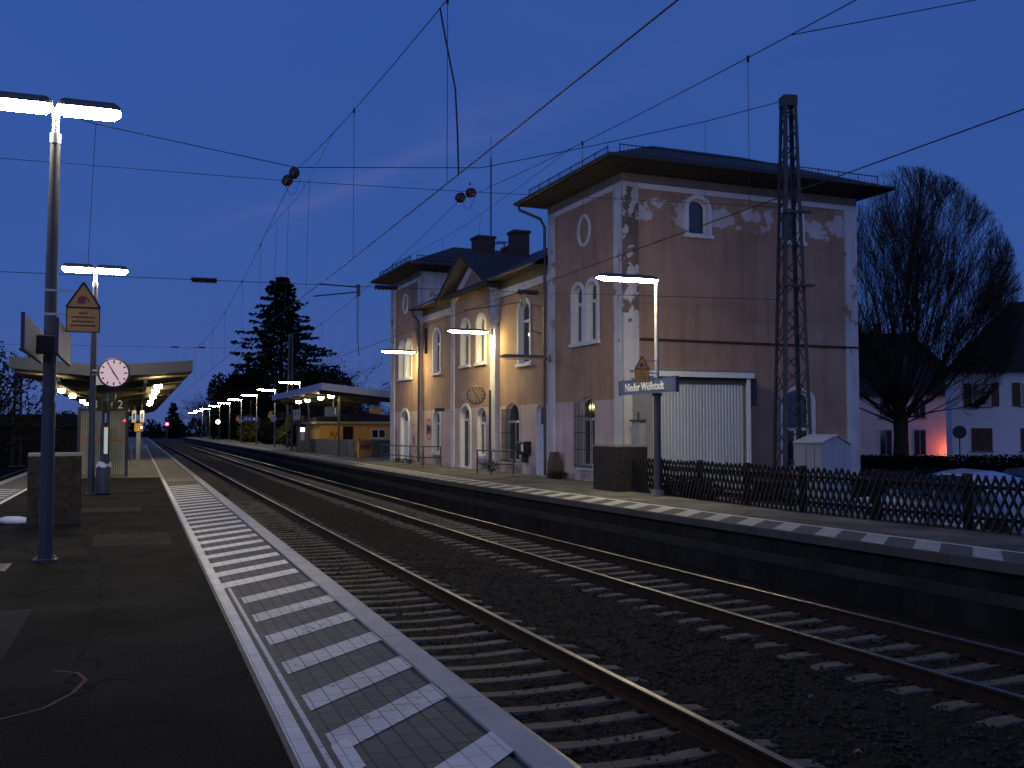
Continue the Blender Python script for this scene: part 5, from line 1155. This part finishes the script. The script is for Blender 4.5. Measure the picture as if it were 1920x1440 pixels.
# ------------------------------------------------------------------ trees and bushes
def branch(mb, p, d, L, r, depth, spread, up, mtwig, rr, curve=.25):
    n = 3 if depth > 0 else 2
    pts = [p]; rs = [r]; dd = d.copy()
    for i in range(n):
        dd = (dd + Vector((rr.gauss(0, curve), rr.gauss(0, curve), rr.gauss(0, curve) * .6 + up))).normalized(); p = p + dd * (L / n); pts.append(p); rs.append(max(.006, r * (1 - .62 * (i + 1) / n)))
    mb.tube(pts, rs, 'bark', 5 if depth > 2 else 3, caps=False)
    if depth <= 0: return
    kids = rr.choice((4, 5)) if depth > 1 else mtwig
    for k in range(kids):
        t = rr.uniform(.25, 1.0); i = min(int(t * n), n - 1); q = pts[i].lerp(pts[i + 1], t * n - i)
        ax = Vector((rr.gauss(0, 1), rr.gauss(0, 1), rr.gauss(0, 1))).normalized()
        nd = (dd + ax * spread).normalized()
        branch(mb, q, nd, L * rr.uniform(.45, .68), rs[i] * .62, depth - 1, spread, up, mtwig, rr, curve)
def bare_tree(name, label, loc, h, trunk_h, r, limbs, depth, spread, seed, tilt=(5, 65), up=.05, mtwig=5, llen=.60, group=None, leafy=0):
    rr = random.Random(seed); t = thing(name, label, 'tree', loc, 0, group)
    b = MB(); b.tube([(0, 0, -.3), (0, 0, .4), (.05, 0, trunk_h * .7), (0, 0, trunk_h)], [r * 1.35, r * 1.05, r * .95, r * 1.05], 'bark', 9, caps=False); b.build('trunk', t, True)
    b = MB()
    for i in range(limbs):
        az = i * 2.39996 + rr.uniform(-.3, .3); k = (i + .5) / limbs; tl_ = R(tilt[0] + (tilt[1] - tilt[0]) * k)
        d = Vector((math.sin(tl_) * math.cos(az), math.sin(tl_) * math.sin(az), math.cos(tl_)))
        L = (h - trunk_h) * llen * (1.0 - .18 * k)
        branch(b, Vector((0, 0, trunk_h * rr.uniform(.8, 1.0))), d, L, r * rr.uniform(.32, .5), depth, spread, up, mtwig, rr, .13)
    if leafy:
        vs = list(b.v)
        for _ in range(leafy): p = Vector(rr.choice(vs)); clump(b, p, (.5, .5, .5), 2, 'leaf', .16)
    b.build('crown', t)
    return t
def fan_tree(name, label, loc, h, th, r, rx, limbs, seed):
    """broom shaped bare crown: many straight ascending limbs that fork into fine twigs inside an egg outline"""
    rr = random.Random(seed); t = thing(name, label, 'tree', loc)
    b = MB(); b.tube([(0, 0, -.3), (0, 0, .3), (.04, 0, th * .6), (0, 0, th)], [r * 1.5, r * 1.05, r * .9, r], 'bark', 10, caps=False); b.build('trunk', t, True)
    b = MB(); cz = th + (h - th) * .42; rz = h - cz; rlow = cz - th + 1.6
    def reach(p, d):
        """distance from p along d to the egg outline"""
        q = p - Vector((0, 0, cz)); rzz = rz if (p + d * 3).z > cz else rlow
        a_ = (d.x ** 2 + d.y ** 2) / rx ** 2 + d.z ** 2 / rzz ** 2; b_ = 2 * ((q.x * d.x + q.y * d.y) / rx ** 2 + q.z * d.z / rzz ** 2); c_ = (q.x ** 2 + q.y ** 2) / rx ** 2 + q.z ** 2 / rzz ** 2 - 1
        D = b_ * b_ - 4 * a_ * c_
        return max(.2, (-b_ + math.sqrt(D)) / (2 * a_)) if D > 0 else .3
    def shoot(p, d, L, r0, depth):
        n = 4 if depth == 3 else 3 if depth == 2 else 2; pts = [p]; rs = [r0]
        for i in range(n):
            d = (d + Vector((rr.gauss(0, .07), rr.gauss(0, .07), rr.gauss(.045, .05)))).normalized(); p = p + d * (L / n); pts.append(p); rs.append(max(.007, r0 * (1 - .8 * (i + 1) / n)))
        b.tube(pts, rs, 'bark', 5 if depth == 3 else 3, caps=False)
        if depth == 0: return
        for k in range((10, 7, 6)[3 - depth]):
            q = rr.uniform(.34 if depth == 3 else .15, .98); i = min(int(q * n), n - 1); c = pts[i].lerp(pts[i + 1], q * n - i)
            nd = (d + Vector((rr.gauss(0, .30), rr.gauss(0, .30), rr.gauss(.10, .22)))).normalized(); m = reach(c, nd)
            shoot(c, nd, min(m * rr.uniform(.84, 1.0), (6.5, 3.2, 1.5)[3 - depth] * rr.uniform(.7, 1.1)), max(.008, min(rs[i] * .5, (.042, .017, .010)[3 - depth])), depth - 1)
    for i in range(limbs):
        az = i * 2.39996 + rr.uniform(-.25, .25); k = (i + .5) / limbs; tl_ = R(3 + 75 * k ** .8)
        d = Vector((math.sin(tl_) * math.cos(az), math.sin(tl_) * math.sin(az), math.cos(tl_))); p = Vector((d.x * r * .6, d.y * r * .6, th * rr.uniform(.75, 1.0)))
        shoot(p, d, reach(p, d) * rr.uniform(.80, .93), r * rr.uniform(.14, .26) * (1.1 - .5 * k), 3)
    b.build('crown', t); return t
fan_tree('bare_tree', 'large leafless round crowned tree right of the station', (41.3, 45.5, -.6), 17.6, 3.4, .44, 6.5, 40, 11)
bare_tree('bare_tree', 'thin leafless tree right of the tall conifer', (19.6, 112, -.6), 11.5, 2.5, .25, 10, 3, .6, 5, (10, 75), .02, 4, .62, 'leafless trees by the conifer', 250)
bare_tree('bare_tree', 'leafless tree left of the tall conifer far down the platform', (15.5, 225, -.6), 13.5, 2.5, .3, 14, 3, .6, 8, (10, 80), .02, 5, .62, 'leafless trees by the conifer', 1500)
bare_tree('bare_tree', 'low spreading leafless tree showing above the side canopy roof', (23.5, 112, -.6), 8.3, 1.5, .25, 14, 3, .6, 21, (15, 85), .02, 5, .72, 'leafless trees by the conifer', 700)
bare_tree('bare_tree', 'dark leafless tree at the left edge beyond the platform', (-8.6, 62, -.9), 8.2, 1.2, .25, 16, 3, .55, 31, (5, 80), .03, 6, .62, None, 1500)
def conifer(label, loc, h, r, n, seed, s=.22, cat='tree'):
    rr = random.Random(seed); t = thing('conifer_tree', label, cat, loc)
    b = MB(); b.tube([(0, 0, -.3), (0, 0, h * .98)], [.35 * h / 18, .03], 'bark', 8); b.build('trunk', t)
    b = MB()
    for i in range(n):
        k = (i + rr.random()) / n; z = h * (.06 + .93 * k); az = i * 2.39996 + rr.uniform(-.5, .5)
        L = r * (1 - k) ** .66 * rr.uniform(.45, 1.3) * (1 if k > .18 else .85) + .25
        d = Vector((math.cos(az), math.sin(az), 0)); p0 = Vector((0, 0, z)); pts = [p0 + d * L * q + Vector((0, 0, -L * .28 * q + L * .16 * q * q * q)) for q in (0, .35, .7, 1)]
        b.tube(pts, [.05, .035, .02, .01], 'bark', 3, caps=False)
        m = int(30 + 75 * L / r)
        for _ in range(m):
            q = rr.uniform(.12, 1.0); j = min(int(q * 3), 2); c = pts[j].lerp(pts[j + 1], q * 3 - j); w_ = L * .26 * (1.1 - q) + .12
            side = Vector((-d.y, d.x, 0)) * rr.uniform(-w_, w_); p = c + side + Vector((0, 0, rr.uniform(-.25, .06)))
            a = (d * .7 + side.normalized() * .7 * rr.random() + Vector((0, 0, rr.uniform(-.9, .1)))).normalized() * s * rr.uniform(.6, 1.5); o = a.cross(Vector((rr.gauss(0, 1), rr.gauss(0, 1), rr.gauss(0, 1)))).normalized() * s * .35
            b.add([p, p + a * .5 + o, p + a, p + a * .5 - o], [(0, 1, 2, 3)], 'needle')
    b.build('crown', t)
conifer('tall dark conifer rising behind the far lamps', (24.6, 185, -.6), 31.0, 12.6, 300, 4, .62)
conifer('small far conifer above the red signal', (10.5, 330, -1), 11.5, 3.2, 60, 9, .5)
def bush(name, label, loc, r, n, m='leaf', s=.16, group=None, trunk=True):
    t = thing(name, label, 'bush', loc, 0, group); b = MB(); q = 7
    b.tube([(0, 0, -.2), (.05, 0, r[2] * .9)], [.10, .04], 'bark', 5); b.build('stem', t)
    b = MB()
    for i in range(q):
        c = (rnd.uniform(-.55, .55) * r[0], rnd.uniform(-.55, .55) * r[1], r[2] * rnd.uniform(.5, 1.25)); clump(b, c, (r[0] * .55, r[1] * .55, r[2] * .55), n // q, m, s)
    clump(b, (0, 0, r[2] * .55), (r[0] * .9, r[1] * .9, r[2] * .55), n // 2, m, s)
    b.build('foliage', t); return t
HB = [((15.0, 90, 0), (2.2, 3, 1.5), 'hedge', 'dark bush just left of the ticket machine'), ((15.2, 104, 0), (2, 4, 1.9), 'autumn', 'yellowish bush beside the canopy corner lamp'), ((15.0, 121, 0), (2, 5, 1.8), 'hedge', 'dark bush under the first lamps left of the canopy'), ((14.6, 140, 0), (1.6, 5, 2.2), 'autumn', 'yellowish bush under the middle far lamps'),
      ((15.0, 158, 0), (2, 7, 2.6), 'hedge', 'dark bush under the farther lamps'), ((15.3, 182, 0), (2.3, 9, 3.6), 'hedge', 'tall dark bush under the farthest lamps'), ((15.6, 212, 0), (2.6, 11, 4.4), 'hedge', 'tall dark bush at the far platform end'), ((19.5, 135, 0), (4, 9, 3.8), 'hedge', 'broad dark bush left below the conifer'), ((22, 120, -.5), (5, 6, 3.0), 'hedge', 'broad dark bush right below the conifer'), ((19.5, 165, 0), (4, 9, 4.6), 'hedge', 'broad dark bush behind the far lamps')]
for loc, r, m, lab in HB: bush('bush', lab, loc, r, 2600, m, .26, 'bushes along the side platform')
for loc, r, lab in (((19, 195, -.6), (5, 9, 8.6), 'tall dark thicket left of the conifer beyond the far lamps'), ((19, 226, -.6), (4.6, 10, 8.6), 'farthest dark thicket closing the row of lamps'), ((20, 126, -.6), (5, 6, 5.6), 'dark thicket at the foot of the conifer'), ((25.5, 150, -.6), (5, 6, 8.0), 'dark thicket right of the conifer above the canopy')): bush('bush', lab, loc, r, 5200, 'hedge', .5, 'dark thickets beyond the side platform')
# treeline closing the view
b = MB(); rr = random.Random(2)
for i in range(90):
    x = -130 + i * 2.9 + rr.uniform(-1, 1); y = 345 + rr.uniform(-15, 20); h = rr.uniform(4.2, 7.5)
    if -60 < x < -15: h += 1.5
    clump(b, (x, y, h * .45 - 1), (3.2, 3, h * .55), 170, 'wood', .75)
tag(b.build('treeline'), 'dark distant treeline closing the view along the tracks', 'treeline', kind='stuff')
t = thing('far_building', 'long dark low building beyond the island platform on the left', 'building', (-21.5, 82, -1)); b = MB(); b.box((0, 0, 0), (18.5, 9, 2.9), 'farbuild'); b.build('wall', t); b = MB(); b.prism([(-.5, 2.901), (19, 2.901), (18.2, 3.85), (.3, 3.85)], 1, -.4, 9.4, 'darkroof'); b.build('roof', t)
t = thing('street_lamp', 'tiny white street light far left behind the trees', 'street lamp', (-11.3, 100, -1)); b = MB(); b.tube([(0, 0, 0), (0, 0, 2.6)], .05, 'iron'); b.build('post', t); b = MB(); b.lathe([(.03, -.06), (.07, 0), (.03, .06)], (0, 0, 2.66), 'point', 10); b.build('bulb', t)
bush('bush', 'dark bush at the far left behind the rails', (-8.0, 48, -.9), (1.6, 6, 1.2), 1600, 'hedge', .2, 'bushes left of the tracks'); bush('bush', 'taller dark bush at the left edge farther off', (-11.5, 75, -.9), (2.5, 8, 2.6), 1800, 'hedge', .25, 'bushes left of the tracks')

# ------------------------------------------------------------------ houses across the street
def house(name, label, loc, rz, sx, sy, h, rh, wm, wins, ridge='y', group='houses across the street', over=.5, extra=None):
    t = thing(name, label, 'house', loc, rz, group)
    b = MB(); b.box((0, 0, 0), (sx, sy, h), wm); b.build('wall', t)
    b = MB(); o = over; ze = h - .25; q = [(-o, -o, ze), (sx + o, -o, ze), (sx + o, sy + o, ze), (-o, sy + o, ze)]; ins = sy / 2
    rg = [(ins, sy / 2, h + rh), (sx - ins, sy / 2, h + rh)]
    b.add(q + rg, [(0, 1, 5, 4), (1, 2, 5), (2, 3, 4, 5), (3, 0, 4), (3, 2, 1, 0)], 'darkroof')
    ro = b.build('roof', t)
    b = MB(); b.box((sx * .55, sy * .42, h + rh * .6), (sx * .55 + .7, sy * .42 + .7, h + rh + .9), 'brick'); b.build('chimney', ro)
    for (x, z, w_, hh, closed) in wins:
        b = MB(); b.box((x, -.05, z), (x + w_, -.001, z + hh), 'shutter' if closed == 1 else 'trim' if closed == 0 else 'greyboard'); wo = b.build('window', t)
        if closed == 1:
            b = MB(); k = z + .05
            while k < z + hh - .06: b.box((x + .06, -.065, k), (x + w_ / 2 - .03, -.051, k + .05), 'shutter'); b.box((x + w_ / 2 + .03, -.065, k), (x + w_ - .06, -.051, k + .05), 'shutter'); k += .1
            b.build('slats', wo)
        else:
            b = MB(); c = x + w_ / 2; b.box((x + .06, -.056, z + .06), (c - .03, -.051, z + hh - .06), 'glass'); b.box((c + .03, -.056, z + .06), (x + w_ - .06, -.051, z + hh - .06), 'glass'); b.build('pane', wo)
            if closed == 0:
                for xs2 in (x - w_ * .42, x + w_ + .02): b = MB(); b.box((xs2, -.08, z - .02), (xs2 + w_ * .40, -.02, z + hh + .02), 'shutter'); b.build('shutter', wo)
        b = MB(); b.box((x - .08, -.12, z - .08), (x + w_ + .08, -.001, z - .001), 'cap'); b.build('sill', wo)
    return t
AZ = R(-48)   # faces the camera
hd = Vector((math.cos(R(-44)), math.sin(R(-44)), 0))
house('white_house', 'white house with brown shutters at the right edge', (49.6, 50.0, -.6), R(-42), 12, 8, 6.25, 4.7, 'house', [(1.22, 3.82, 1.12, 1.46, 0), (4.05, 3.82, 1.12, 1.46, 0), (1.15, .94, 1.22, 1.46, 1), (4.0, .94, 1.22, 1.46, 1)])
house('pinkish_house', 'dim pinkish house behind the bare tree with a red glow on it', (53.0, 74.5, -.6), R(-36), 16.6, 8.5, 5.5, 5.6, 'house2', [(9.2, 3.3, 1.0, 1.6, 2), (11.95, 3.3, 1.0, 1.6, 2), (9.2, .1, 1.0, 2.2, 2), (11.95, .1, 1.0, 2.2, 2)])
b = MB(); rr = random.Random(5)
for i in range(60): k = i / 59; clump(b, (33 + 22 * k, 47 - 9 * k, -.12), (.6, .5, .44), 260, 'hedge', .10)
tag(b.build('hedge'), 'low clipped dark hedge before the houses', 'hedge')
t = thing('red_lamp', 'red glowing lamp low against the pinkish house wall', 'lamp', (64.6, 65.0, -.6)); b = MB(); b.tube([(0, 0, 0), (0, 0, .3)], .05, 'iron'); b.build('post', t); b = MB(); b.lathe([(.05, 0), (.10, .05), (.10, .16), (.04, .2)], (0, 0, .3), 'glowred', 12); b.build('bulb', t)
for x, y, lab in ((44.8, 44.6, 'dark round sign on a post before the red glow'), (40.4, 50.8, 'dark round sign on a post at the station corner')):
    t = thing('road_sign', lab, 'sign', (x, y, -.55), R(-42), 'round road signs seen from behind'); b = MB(); b.tube([(0, 0, 0), (0, 0, 2.2)], .04, 'iron'); b.build('post', t); b = MB(); b.lathe([(.38, -.012), (.38, .012)], (0, -.06, 2.1), 'iron', 20, 1); b.build('plate', t)
